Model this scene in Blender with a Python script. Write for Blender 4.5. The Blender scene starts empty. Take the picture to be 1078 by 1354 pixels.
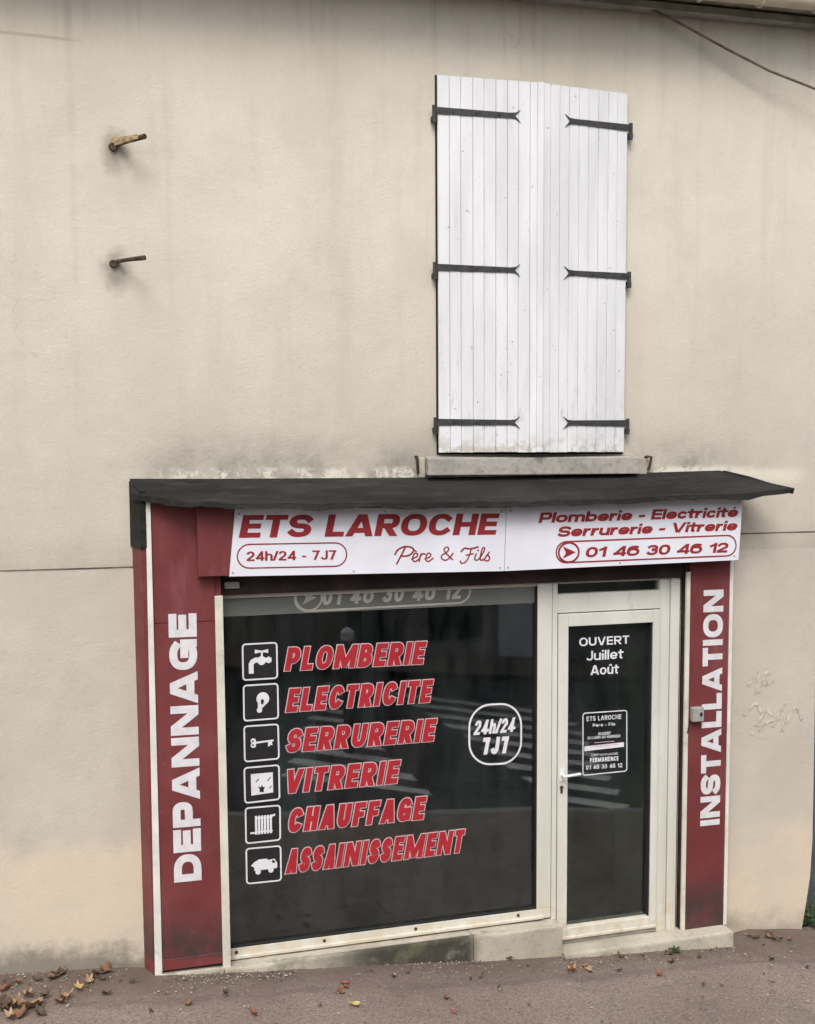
import bpy, bmesh, math, random
from mathutils import Vector, Matrix, noise
rnd = random.Random(7)
SC = bpy.context.scene
COL = SC.collection

# ------------------------------------------------------------------ camera
W0, H0 = 1078.0, 1354.0
FPX, CX, CY = 1650.0, 650.0, 755.6
PITCH, YAW = 0.101226, 0.333321
CAM = Vector((0.0, -7.7, 3.2))
FWD = Vector((math.sin(YAW)*math.cos(PITCH), math.cos(YAW)*math.cos(PITCH), -math.sin(PITCH)))
RGT = Vector((math.cos(YAW), -math.sin(YAW), 0.0))
UPV = RGT.cross(FWD)
cd = bpy.data.cameras.new('camera')
cam = bpy.data.objects.new('camera', cd); COL.objects.link(cam)
cd.sensor_fit = 'VERTICAL'; cd.sensor_height = 36.0; cd.sensor_width = 36.0
cd.lens = 36.0*FPX/H0
cd.shift_x = (W0/2-CX)/H0
cd.shift_y = (CY-H0/2)/H0
cd.clip_start = 0.05; cd.clip_end = 400
m = Matrix((RGT, UPV, -FWD)).transposed().to_4x4(); m.translation = CAM
cam.matrix_world = m
SC.camera = cam

# ------------------------------------------------------------------ sky, sun, exposure
world = bpy.data.worlds.new('World'); SC.world = world; world.use_nodes = True
nt = world.node_tree; nt.nodes.clear()
wo = nt.nodes.new('ShaderNodeOutputWorld'); bg = nt.nodes.new('ShaderNodeBackground')
sky = nt.nodes.new('ShaderNodeTexSky'); sky.sky_type = 'NISHITA'; sky.sun_disc = False
SUN_EL, SUN_AZ = math.radians(52), math.radians(200)     # azimuth of the sun from +Y, clockwise
sky.sun_elevation = SUN_EL; sky.sun_rotation = SUN_AZ
sky.air_density = 1.0; sky.dust_density = 4.0; sky.ozone_density = 1.0
hs = nt.nodes.new('ShaderNodeHueSaturation'); hs.inputs['Saturation'].default_value = 0.22
nt.links.new(sky.outputs[0], hs.inputs['Color']); nt.links.new(hs.outputs[0], bg.inputs[0])
bg.inputs[1].default_value = 0.13
nt.links.new(bg.outputs[0], wo.inputs[0])
sd = bpy.data.lights.new('sun', 'SUN'); sd.energy = 1.1; sd.angle = math.radians(28); sd.color = (1, .965, .92)
sun = bpy.data.objects.new('sun', sd); COL.objects.link(sun)
sdir = Vector((math.sin(SUN_AZ)*math.cos(SUN_EL), math.cos(SUN_AZ)*math.cos(SUN_EL), math.sin(SUN_EL)))
sun.rotation_euler = sdir.to_track_quat('Z', 'Y').to_euler(); sun.location = (0, -20, 20)
SC.view_settings.view_transform = 'Standard'; SC.view_settings.look = 'None'
SC.view_settings.gamma = 1.0; SC.view_settings.use_curve_mapping = False
SC.view_settings.exposure = 0.58

# ------------------------------------------------------------------ geometry helpers
def at(px, py, Y=0.0):
    d = FWD*FPX + RGT*(px-CX) + UPV*(CY-py)
    return CAM + d*((Y-CAM.y)/d.y)

PROF = [(-60, 4.6), (-9, .62), (-2, .15), (-.4, .06), (.1, .02), (.45, -.018), (.9, -.052), (1.8, -.13), (3.12, -.25), (4.4, -.335), (5.1, -.425), (60, -5.0)]
def gz(x):
    for (a, za), (b, zb) in zip(PROF, PROF[1:]):
        if x <= b: return za+(zb-za)*(x-a)/(b-a)
    return PROF[-1][1]
def on_ground(px, py):
    d = FWD*FPX + RGT*(px-CX) + UPV*(CY-py)
    s = (0-CAM.y)/d.y
    for _ in range(60):
        p = CAM+d*s; s += (p.z-gz(p.x))/(-d.z)*.6
    return CAM+d*s

class MB:
    def __init__(s): s.v = []; s.f = []
    def poly(s, pts):
        n = len(s.v); s.v += [tuple(p) for p in pts]; s.f.append(tuple(range(n, n+len(pts)))); return s
    def box(s, x0, x1, y0, y1, z0, z1):
        return s.hexa([(x0,y0,z0),(x1,y0,z0),(x1,y1,z0),(x0,y1,z0)], [(x0,y0,z1),(x1,y0,z1),(x1,y1,z1),(x0,y1,z1)])
    def hexa(s, a, b):
        n = len(s.v); k = len(a); s.v += [tuple(p) for p in a]+[tuple(p) for p in b]
        s.f.append(tuple(range(n+k-1, n-1, -1))); s.f.append(tuple(range(n+k, n+2*k)))
        for i in range(k): j = (i+1) % k; s.f.append((n+i, n+j, n+k+j, n+k+i))
        return s
    def prism_xz(s, pts, y0, y1):
        return s.hexa([(x, y0, z) for x, z in pts], [(x, y1, z) for x, z in pts])
    def prism_xy(s, pts, z0, z1):
        return s.hexa([(x, y, z0) for x, y in pts], [(x, y, z1) for x, y in pts])
    def tube(s, path, r, seg=8, caps=True):
        n0 = len(s.v); path = [Vector(p) for p in path]
        for i, p in enumerate(path):
            a = path[max(i-1, 0)]; b = path[min(i+1, len(path)-1)]; t = (b-a).normalized()
            u = t.orthogonal().normalized() if i == 0 else (u - t*u.dot(t)).normalized()
            w = t.cross(u); rr = r[i] if isinstance(r, (list, tuple)) else r
            for k in range(seg):
                an = 2*math.pi*k/seg; s.v.append(tuple(p+(u*math.cos(an)+w*math.sin(an))*rr))
        for i in range(len(path)-1):
            for k in range(seg):
                a = n0+i*seg+k; b = n0+i*seg+(k+1) % seg; s.f.append((a, b, b+seg, a+seg))
        if caps:
            s.f.append(tuple(range(n0+seg-1, n0-1, -1))); e = n0+(len(path)-1)*seg; s.f.append(tuple(range(e, e+seg)))
        return s
    def mesh(s, name, mat, bev=0.0, smooth=False, off=None, seg=2):
        me = bpy.data.meshes.new(name)
        o = off or Vector((0, 0, 0))
        me.from_pydata([(v[0]-o[0], v[1]-o[1], v[2]-o[2]) for v in s.v], [], s.f)
        bm = bmesh.new(); bm.from_mesh(me)
        bmesh.ops.recalc_face_normals(bm, faces=bm.faces)
        if bev:
            ed = [e for e in bm.edges if len(e.link_faces) == 2 and e.calc_face_angle(0) > .5]
            bmesh.ops.bevel(bm, geom=ed, offset=bev, segments=seg, affect='EDGES', profile=.5, clamp_overlap=True)
        bm.to_mesh(me); bm.free()
        if smooth:
            for p in me.polygons: p.use_smooth = True
        if mat: me.materials.append(mat)
        return me

def wpos(o):
    p = Vector((0, 0, 0))
    while o: p += o.location; o = o.parent
    return p
def add(name, mb, mat, parent=None, bev=0.0, smooth=False, label=None, seg=2, loc=None):
    """one mesh object; loc = local origin (world coordinates), vertices given in world coordinates"""
    base = wpos(parent) if parent else Vector((0, 0, 0))
    org = Vector(loc) if loc is not None else base
    me = mb.mesh(name, mat, bev, smooth, org, seg)
    o = bpy.data.objects.new(name, me); COL.objects.link(o); o.parent = parent; o.location = org-base
    if label: o['label'] = label
    return o
def thing(name, label, cat, loc=(0, 0, 0), group=None):
    o = bpy.data.objects.new(name, None); COL.objects.link(o); o.location = loc; o.empty_display_size = .1
    o['label'] = label; o['category'] = cat
    if group: o['group'] = group
    return o
def tag(o, label, cat, group=None):
    o['label'] = label; o['category'] = cat
    if group: o['group'] = group
    return o
def struct(name, mb, mat, **k):
    o = add(name, mb, mat, **k); o['kind'] = 'structure'; return o

# ------------------------------------------------------------------ materials
class N:
    """small node helper"""
    def __init__(s, name):
        s.m = bpy.data.materials.new(name); s.m.use_nodes = True; s.t = s.m.node_tree
        s.b = s.t.nodes['Principled BSDF']; s.out = s.t.nodes['Material Output']
        s.tc = s.t.nodes.new('ShaderNodeTexCoord'); s.geo = s.t.nodes.new('ShaderNodeNewGeometry')
        s.P = s.geo.outputs['Position']
    def L(s, a, b): s.t.links.new(a, b)
    def val(s, inp, v):
        if isinstance(v, bpy.types.NodeSocket): s.L(v, inp)
        else: inp.default_value = v
    def noise(s, scale, detail=4, rough=.55, vec=None, stretch=None, dist=0):
        v = vec or s.P
        if stretch:
            mp = s.t.nodes.new('ShaderNodeMapping'); mp.inputs['Scale'].default_value = stretch; s.L(v, mp.inputs[0]); v = mp.outputs[0]
        n = s.t.nodes.new('ShaderNodeTexNoise'); n.inputs['Scale'].default_value = scale; n.inputs['Detail'].default_value = detail
        n.inputs['Roughness'].default_value = rough; n.inputs['Distortion'].default_value = dist; s.L(v, n.inputs['Vector']); return n.outputs['Fac']
    def vor(s, scale, feature='F1', vec=None, rand=1):
        n = s.t.nodes.new('ShaderNodeTexVoronoi'); n.inputs['Scale'].default_value = scale; n.feature = feature
        n.inputs['Randomness'].default_value = rand; s.L(vec or s.P, n.inputs['Vector']); return n.outputs['Distance']
    def ramp(s, f, a, b, lo=0., hi=1., interp='SMOOTHSTEP'):
        n = s.t.nodes.new('ShaderNodeMapRange'); n.interpolation_type = interp
        s.val(n.inputs['Value'], f); n.inputs['From Min'].default_value = a; n.inputs['From Max'].default_value = b
        n.inputs['To Min'].default_value = lo; n.inputs['To Max'].default_value = hi; return n.outputs['Result']
    def math(s, op, a, b=0.0, c=None):
        n = s.t.nodes.new('ShaderNodeMath'); n.operation = op; s.val(n.inputs[0], a); s.val(n.inputs[1], b)
        if c is not None: s.val(n.inputs[2], c)
        return n.outputs[0]
    def mix(s, f, a, b, mode='MIX'):
        n = s.t.nodes.new('ShaderNodeMix'); n.data_type = 'RGBA'; n.blend_type = mode
        s.val(n.inputs[0], f)
        for i, c in ((6, a), (7, b)):
            if isinstance(c, bpy.types.NodeSocket): s.L(c, n.inputs[i])
            else: n.inputs[i].default_value = (*c, 1) if len(c) == 3 else c
        return n.outputs[2]
    def xyz(s):
        n = s.t.nodes.new('ShaderNodeSeparateXYZ'); s.L(s.P, n.inputs[0]); return n.outputs
    def bump(s, h, strength=.3, dist=.01, nrm=None):
        n = s.t.nodes.new('ShaderNodeBump'); n.inputs['Strength'].default_value = strength; n.inputs['Distance'].default_value = dist
        s.L(h, n.inputs['Height'])
        if nrm: s.L(nrm, n.inputs['Normal'])
        return n.outputs[0]
    def fin(s, col, rough=.7, nrm=None, spec=.3, metal=0.):
        s.val(s.b.inputs['Base Color'], (*col, 1) if isinstance(col, tuple) and len(col) == 3 else col)
        s.val(s.b.inputs['Roughness'], rough); s.b.inputs['Specular IOR Level'].default_value = spec; s.b.inputs['Metallic'].default_value = metal
        if nrm: s.L(nrm, s.b.inputs['Normal'])
        return s.m

def mat_plain(name, c, rough=.6, spec=.3, metal=0., var=.12, scale=9., dirt=None, dfac=.5, bump=.12, bscale=60.):
    n = N(name); c2 = tuple(x*(1-var*2) for x in c); c3 = tuple(min(1, x*(1+var)) for x in c)
    col = n.mix(n.ramp(n.noise(scale, 5), .3, .7), c2, c3)
    if dirt:
        col = n.mix(n.math('MULTIPLY', n.ramp(n.noise(scale*.45, 6, .7, dist=.6), .52, .75), dfac), col, dirt)
    return n.fin(col, rough, n.bump(n.noise(bscale, 4), bump, .004), spec, metal)

def mat_wall():
    n = N('facade_render'); X, Y, Z = n.xyz()
    base = n.mix(n.ramp(n.noise(.55, 5, .6), .3, .7), (.605, .550, .455), (.70, .645, .550))
    base = n.mix(n.ramp(n.noise(1.7, 6, .62, dist=.4), .42, .72, 0, .45), base, (.53, .485, .425))
    base = n.mix(n.math('MULTIPLY', n.ramp(Z, 4.6, 3.0), n.ramp(n.noise(.8, 5), .35, .65, .15, .6)), base, (.52, .475, .41))
    base = n.mix(n.ramp(n.noise(4.5, 6, .7), .5, .78, 0, .38), base, (.70, .63, .52))
    # faint vertical weather streaks
    base = n.mix(n.ramp(n.noise(5.0, 5, .6, stretch=(1, 1, .07)), .5, .75, 0, .34), base, (.46, .41, .34))
    base = n.mix(n.ramp(n.noise(48, 4, .7), .35, .7, 0, .18), base, (.50, .45, .37))
    base = n.mix(n.ramp(n.noise(95, 3, .7), .55, .72, 0, .35), base, (.78, .72, .61))
    dz = n.math('MULTIPLY', n.math('MULTIPLY', n.ramp(Z, 5.2, 5.95), n.ramp(n.noise(9, 4, .6, stretch=(1, 1, .05)), .52, .7)), .4)
    base = n.mix(dz, base, (.40, .35, .28))
    # older, pinker render on the dado under the joint
    lower = n.ramp(Z, 2.52, 2.46)
    base = n.mix(n.math('MULTIPLY', lower, n.ramp(n.noise(1.3, 4), .3, .65, .25, .75)), base, (.50, .45, .385))
    base = n.mix(n.math('MULTIPLY', lower, n.ramp(n.noise(2.2, 6, .7, dist=.8), .5, .72, 0, .5)), base, (.44, .405, .36))
    # dirt line above the joint and above the felt canopy
    d = n.math('MULTIPLY', n.ramp(Z, 2.72, 2.49), n.ramp(Z, 2.455, 2.475))
    base = n.mix(n.math('MULTIPLY', d, n.ramp(n.noise(3, 5, stretch=(1, 1, .4)), .3, .7, .12, .5)), base, (.34, .31, .26))
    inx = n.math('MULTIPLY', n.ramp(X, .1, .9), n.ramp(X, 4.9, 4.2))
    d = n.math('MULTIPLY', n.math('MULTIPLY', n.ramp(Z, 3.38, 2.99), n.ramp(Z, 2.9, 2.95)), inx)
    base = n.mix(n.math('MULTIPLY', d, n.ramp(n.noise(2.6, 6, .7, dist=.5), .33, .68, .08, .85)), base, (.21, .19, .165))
    d = n.math('MULTIPLY', n.math('MULTIPLY', n.ramp(Z, 3.075, 3.03), n.ramp(Z, 2.9, 2.95)), inx)
    base = n.mix(n.math('MULTIPLY', d, n.ramp(n.noise(5.5, 6, .75), .46, .56, 0, .95)), base, (.74, .70, .60))
    # patched mortar smears right of the canopy
    d = n.math('MULTIPLY', n.math('MULTIPLY', n.ramp(X, 4.3, 4.5), n.ramp(X, 5.1, 4.85)), n.math('MULTIPLY', n.ramp(Z, 2.9, 2.97), n.ramp(Z, 3.06, 3.0)))
    base = n.mix(n.math('MULTIPLY', d, .8), base, (.74, .69, .58))
    # bottom: yellowish wash, then moss at the foot. height over the sloping street
    hg = n.math('ADD', Z, n.math('MULTIPLY', X, .085))
    base = n.mix(n.math('MULTIPLY', n.ramp(n.math('ADD', hg, n.ramp(n.noise(2.5, 5), .2, .8, -.22, .22, 'LINEAR')), .95, .72), n.ramp(n.noise(1.6, 5), .3, .6, .35, .85)), base, (.68, .575, .445))
    foot = n.math('ADD', hg, n.ramp(n.noise(4.5, 5, .7), .2, .8, -.13, .13, 'LINEAR'))
    lft = n.ramp(X, 3.5, .6, .5, 1.0)
    base = n.mix(n.math('MULTIPLY', n.ramp(foot, .26, .06, 0, .85), lft), base, (.20, .18, .15))
    base = n.mix(n.math('MULTIPLY', n.math('MULTIPLY', n.ramp(foot, .2, .0), lft), n.ramp(n.noise(5, 4), .5, .65, 0, .5)), base, (.13, .14, .09))
    # rust and soot under the two iron pins
    for (px_, pz) in ((.365, 4.93), (.345, 4.255)):
        dx = n.math('DIVIDE', n.math('SUBTRACT', X, px_+.01), .075); dz = n.math('DIVIDE', n.math('SUBTRACT', Z, pz-.05), .12)
        r = n.math('SQRT', n.math('ADD', n.math('MULTIPLY', dx, dx), n.math('MULTIPLY', dz, dz)))
        r = n.math('ADD', r, n.ramp(n.noise(11, 4), .2, .8, -.4, .4, 'LINEAR'))
        base = n.mix(n.ramp(r, 1.5, .1, 0, .72), base, (.20, .175, .15))
    # repaired joint lines in the upper left
    wob = n.ramp(n.noise(2.2, 4), 0, 1, -.03, .03, 'LINEAR')
    lx = n.math('ABSOLUTE', n.math('SUBTRACT', n.math('ADD', X, wob), .14))
    base = n.mix(n.math('MULTIPLY', n.math('MULTIPLY', n.ramp(lx, .035, .0), n.ramp(Z, 4.0, 4.3)), n.ramp(n.noise(3, 3), .4, .6, .1, .40)), base, (.42, .37, .30))
    lz = n.math('ABSOLUTE', n.math('SUBTRACT', n.math('ADD', Z, n.math('MULTIPLY', wob, .3)), 5.48))
    base = n.mix(n.math('MULTIPLY', n.ramp(lz, .014, .003), n.ramp(X, .25, .1, 0, .5)), base, (.36, .31, .25))
    # hair cracks
    cr = n.t.nodes.new('ShaderNodeTexVoronoi'); cr.feature = 'DISTANCE_TO_EDGE'; cr.inputs['Scale'].default_value = .55
    mp = n.t.nodes.new('ShaderNodeVectorMath'); mp.operation = 'ADD'; n.L(n.P, mp.inputs[0])
    nn = n.t.nodes.new('ShaderNodeTexNoise'); nn.inputs['Scale'].default_value = 2.2; nn.inputs['Detail'].default_value = 6; n.L(n.P, nn.inputs['Vector']); n.L(nn.outputs['Color'], mp.inputs[1]); n.L(mp.outputs[0], cr.inputs['Vector'])
    crack = n.math('MULTIPLY', n.ramp(cr.outputs['Distance'], .006, .001), n.ramp(n.noise(.9, 3), .54, .62))
    base = n.mix(n.math('MULTIPLY', crack, .16), base, (.30, .26, .21))
    h = n.math('ADD', n.math('MULTIPLY', n.noise(3.2, 5, .55), .8), n.math('MULTIPLY', n.noise(60, 6, .75), .30))
    h = n.math('SUBTRACT', h, n.math('MULTIPLY', crack, .04))
    return n.fin(base, n.ramp(n.noise(6, 3), 0, 1, .82, .98), n.bump(h, .55, .022), .18)

def mat_ground():
    n = N('red_tarmac'); X, Y, Z = n.xyz()
    c = n.mix(n.ramp(n.noise(.9, 5), .3, .7), (.235, .180, .150), (.31, .248, .212))
    c = n.mix(n.ramp(n.noise(6, 6, .75), .5, .75, 0, .5), c, (.30, .25, .23))
    c = n.mix(n.ramp(n.noise(60, 4, .75), .42, .66, 0, .85), c, (.125, .095, .082))
    c = n.mix(n.ramp(n.noise(2.2, 7, .75, dist=.5), .5, .7, 0, .5), c, (.16, .125, .105))
    c = n.mix(n.ramp(n.vor(95), .20, .10, 0, .8), c, (.36, .32, .30))
    c = n.mix(n.math('MULTIPLY', n.ramp(n.vor(23), .085, .05, 0, 1), .7), c, (.40, .36, .33))
    cr = n.vor(1.1, 'DISTANCE_TO_EDGE'); c = n.mix(n.math('MULTIPLY', n.ramp(cr, .012, .003), n.ramp(n.noise(1.3, 3), .52, .6, 0, .18)), c, (.09, .07, .062))
    c = n.mix(n.ramp(n.noise(26, 5, .8), .56, .70, 0, .5), c, (.40, .345, .31))
    # darker damp strip by the wall and old seam
    wob = n.ramp(n.noise(2.5, 5), 0, 1, -.14, .14, 'LINEAR')
    l = n.math('ABSOLUTE', n.math('ADD', n.math('ADD', Y, .50), wob))
    c = n.mix(n.math('MULTIPLY', n.ramp(l, .075, .01), n.ramp(n.noise(2, 4), .35, .6, .0, .42)), c, (.12, .09, .088))
    c = n.mix(n.math('MULTIPLY', n.ramp(n.math('ADD', Y, n.math('MULTIPLY', wob, 1.6)), -.75, -.12), n.ramp(n.noise(3.5, 6, .7), .25, .6, .45, .9)), c, (.135, .100, .082))
    h = n.math('ADD', n.math('MULTIPLY', n.noise(120, 3, .7), .5), n.math('MULTIPLY', n.noise(9, 4), .8))
    return n.fin(c, .92, n.bump(h, 1.0, .014), .2)

def mat_felt():
    n = N('bitumen_felt')
    c = n.mix(n.ramp(n.noise(3.5, 5, stretch=(.35, 1, 1)), .35, .7), (.010, .0095, .009), (.026, .0245, .023))
    c = n.mix(n.ramp(n.noise(11, 7, .75, stretch=(.35, 1.6, 1)), .48, .72, 0, .5), c, (.060, .056, .050))
    c = n.mix(n.ramp(n.noise(2.3, 5, dist=.5), .6, .75, 0, .45), c, (.016, .018, .013))
    h = n.math('ADD', n.noise(6, 7, .65, stretch=(.3, 2.6, 1)), n.math('MULTIPLY', n.noise(120, 4), .3))
    return n.fin(c, .8, n.bump(h, .85, .026), .3)

def mat_red():
    n = N('dark_red_panel'); X, Y, Z = n.xyz()
    c = n.mix(n.ramp(n.noise(1.8, 5), .3, .7), (.148, .031, .033), (.190, .044, .046))
    c = n.mix(n.ramp(n.noise(6, 6, .7, stretch=(1, 1, .25)), .5, .78, 0, .5), c, (.25, .105, .115))
    hg = n.math('ADD', Z, n.math('MULTIPLY', X, .06))
    g = n.math('MULTIPLY', n.ramp(hg, .50, .18), n.ramp(n.math('ADD', hg, n.ramp(X, 2, 3, 0, 1)), .085, .12))
    c = n.mix(n.math('MULTIPLY', g, n.ramp(n.noise(10, 6, .7, stretch=(1, 1, .6)), .3, .6, .45, .95)), c, (.060, .038, .034))
    c = n.mix(n.ramp(n.noise(40, 5, .7), .64, .72, 0, .5), c, (.36, .20, .20))
    return n.fin(c, n.ramp(n.noise(7, 4), .2, .8, .38, .6), n.bump(n.noise(5, 4), .15, .01), .4)

def mat_white_paint():
    n = N('weathered_white_paint'); X, Y, Z = n.xyz()
    c = n.mix(n.ramp(n.noise(7, 5, stretch=(1, 1, .15)), .35, .7), (.67, .67, .685), (.775, .775, .785))
    c = n.mix(n.ramp(n.noise(10, 6, .75, stretch=(1.5, 1, .22)), .55, .78, 0, .5), c, (.50, .50, .51))
    low = n.math('MULTIPLY', n.ramp(Z, 4.2, 3.2), n.ramp(n.noise(13, 6, .75, stretch=(1.2, 1, .35)), .54, .74))
    c = n.mix(n.math('MULTIPLY', low, .75), c, (.36, .345, .33))
    c = n.mix(n.ramp(n.noise(30, 5, .65), .66, .71, 0, .8), c, (.25, .22, .19))
    ft = n.math('MULTIPLY', n.ramp(Z, 3.3, 3.15), n.ramp(n.noise(14, 5), .45, .6))
    c = n.mix(n.math('MULTIPLY', ft, .6), c, (.40, .34, .24))
    h = n.noise(22, 5, .6, stretch=(1, 1, .12))
    return n.fin(c, .55, n.bump(h, .35, .004), .35)

def mat_frame():
    n = N('aged_cream_frame'); X, Y, Z = n.xyz()
    c = n.mix(n.ramp(n.noise(3.5, 5, stretch=(1, 1, .3)), .3, .7), (.60, .585, .52), (.70, .69, .63))
    c = n.mix(n.ramp(n.noise(14, 6, .7, stretch=(1, 1, .2)), .55, .76, 0, .45), c, (.44, .40, .33))
    hg = n.math('ADD', Z, n.math('MULTIPLY', X, .06))
    c = n.mix(n.math('MULTIPLY', n.ramp(hg, .55, .05), n.ramp(n.noise(12, 5), .35, .65, .15, .75)), c, (.56, .48, .34))
    c = n.mix(n.math('MULTIPLY', n.ramp(hg, .13, -.02), n.ramp(n.noise(13, 5), .5, .72, 0, .6)), c, (.22, .19, .15))
    return n.fin(c, .45, n.bump(n.noise(30, 4), .08, .003), .4)

def mat_concrete():
    n = N('old_concrete'); X, Y, Z = n.xyz()
    c = n.mix(n.ramp(n.noise(2.6, 5), .3, .7), (.36, .325, .26), (.50, .455, .375))
    c = n.mix(n.ramp(n.noise(22, 6, .75), .48, .72, 0, .6), c, (.27, .245, .20))
    c = n.mix(n.ramp(n.vor(60), .16, .08, 0, .5), c, (.55, .52, .46))
    # mossy black patch left of the plinth's end
    m_ = n.math('MULTIPLY', n.math('MULTIPLY', n.ramp(X, 1.2, 1.9), n.ramp(X, 2.56, 2.44)), n.ramp(Y, -.10, -.13))
    c = n.mix(n.math('MULTIPLY', m_, n.ramp(n.noise(7, 6, .75), .25, .5, .55, .97)), c, (.050, .047, .036))
    c = n.mix(n.math('MULTIPLY', n.ramp(n.noise(5, 5), .56, .66), .5), c, (.15, .15, .095))
    h = n.math('ADD', n.noise(10, 6, .65), n.math('MULTIPLY', n.noise(90, 3), .3))
    return n.fin(c, .93, n.bump(h, .7, .012), .2)

def mat_sill():
    n = N('stained_sill_stone')
    c = n.mix(n.ramp(n.noise(4, 5), .3, .7), (.29, .27, .245), (.40, .37, .33))
    c = n.mix(n.ramp(n.noise(24, 6, .75), .48, .7, 0, .7), c, (.17, .16, .14))
    return n.fin(c, .9, n.bump(n.noise(30, 5), .6, .008), .2)

def mat_glass(name, tint=(.76, .82, .83), k=1.55):
    mm = bpy.data.materials.new(name); mm.use_nodes = True; t = mm.node_tree; t.nodes.clear()
    o = t.nodes.new('ShaderNodeOutputMaterial'); mx = t.nodes.new('ShaderNodeMixShader'); g = t.nodes.new('ShaderNodeBsdfGlossy'); tr = t.nodes.new('ShaderNodeBsdfTransparent')
    fr = t.nodes.new('ShaderNodeFresnel'); fr.inputs['IOR'].default_value = 1.52
    ge = t.nodes.new('ShaderNodeNewGeometry'); ns = t.nodes.new('ShaderNodeTexNoise'); ns.inputs['Scale'].default_value = 1.3; t.links.new(ge.outputs['Position'], ns.inputs['Vector'])
    bp = t.nodes.new('ShaderNodeBump'); bp.inputs['Strength'].default_value = .05; bp.inputs['Distance'].default_value = .01; t.links.new(ns.outputs['Fac'], bp.inputs['Height']); t.links.new(bp.outputs[0], g.inputs['Normal'])
    df = t.nodes.new('ShaderNodeBsdfDiffuse'); df.inputs['Color'].default_value = (.62, .62, .60, 1)
    n2 = t.nodes.new('ShaderNodeTexNoise'); n2.inputs['Scale'].default_value = 4.5; n2.inputs['Detail'].default_value = 8; n2.inputs['Roughness'].default_value = .7
    mp = t.nodes.new('ShaderNodeMapping'); mp.inputs['Scale'].default_value = (1.3, 1, .35); t.links.new(ge.outputs['Position'], mp.inputs[0]); t.links.new(mp.outputs[0], n2.inputs['Vector'])
    mr = t.nodes.new('ShaderNodeMapRange'); mr.inputs['From Min'].default_value = .38; mr.inputs['From Max'].default_value = .8; mr.inputs['To Min'].default_value = 0.0; mr.inputs['To Max'].default_value = .035; t.links.new(n2.outputs['Fac'], mr.inputs['Value'])
    m2 = t.nodes.new('ShaderNodeMixShader'); t.links.new(mr.outputs[0], m2.inputs[0]); t.links.new(mx.outputs[0], m2.inputs[1]); t.links.new(df.outputs[0], m2.inputs[2])
    ml = t.nodes.new('ShaderNodeMath'); ml.operation = 'MULTIPLY_ADD'; ml.inputs[1].default_value = k; ml.inputs[2].default_value = 0.01; t.links.new(fr.outputs[0], ml.inputs[0])
    g.inputs['Roughness'].default_value = .022; g.inputs['Color'].default_value = (1, 1, 1, 1); tr.inputs['Color'].default_value = (*tint, 1)
    t.links.new(ml.outputs[0], mx.inputs[0]); t.links.new(tr.outputs[0], mx.inputs[1]); t.links.new(g.outputs[0], mx.inputs[2]); t.links.new(m2.outputs[0], o.inputs[0])
    return mm

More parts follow.
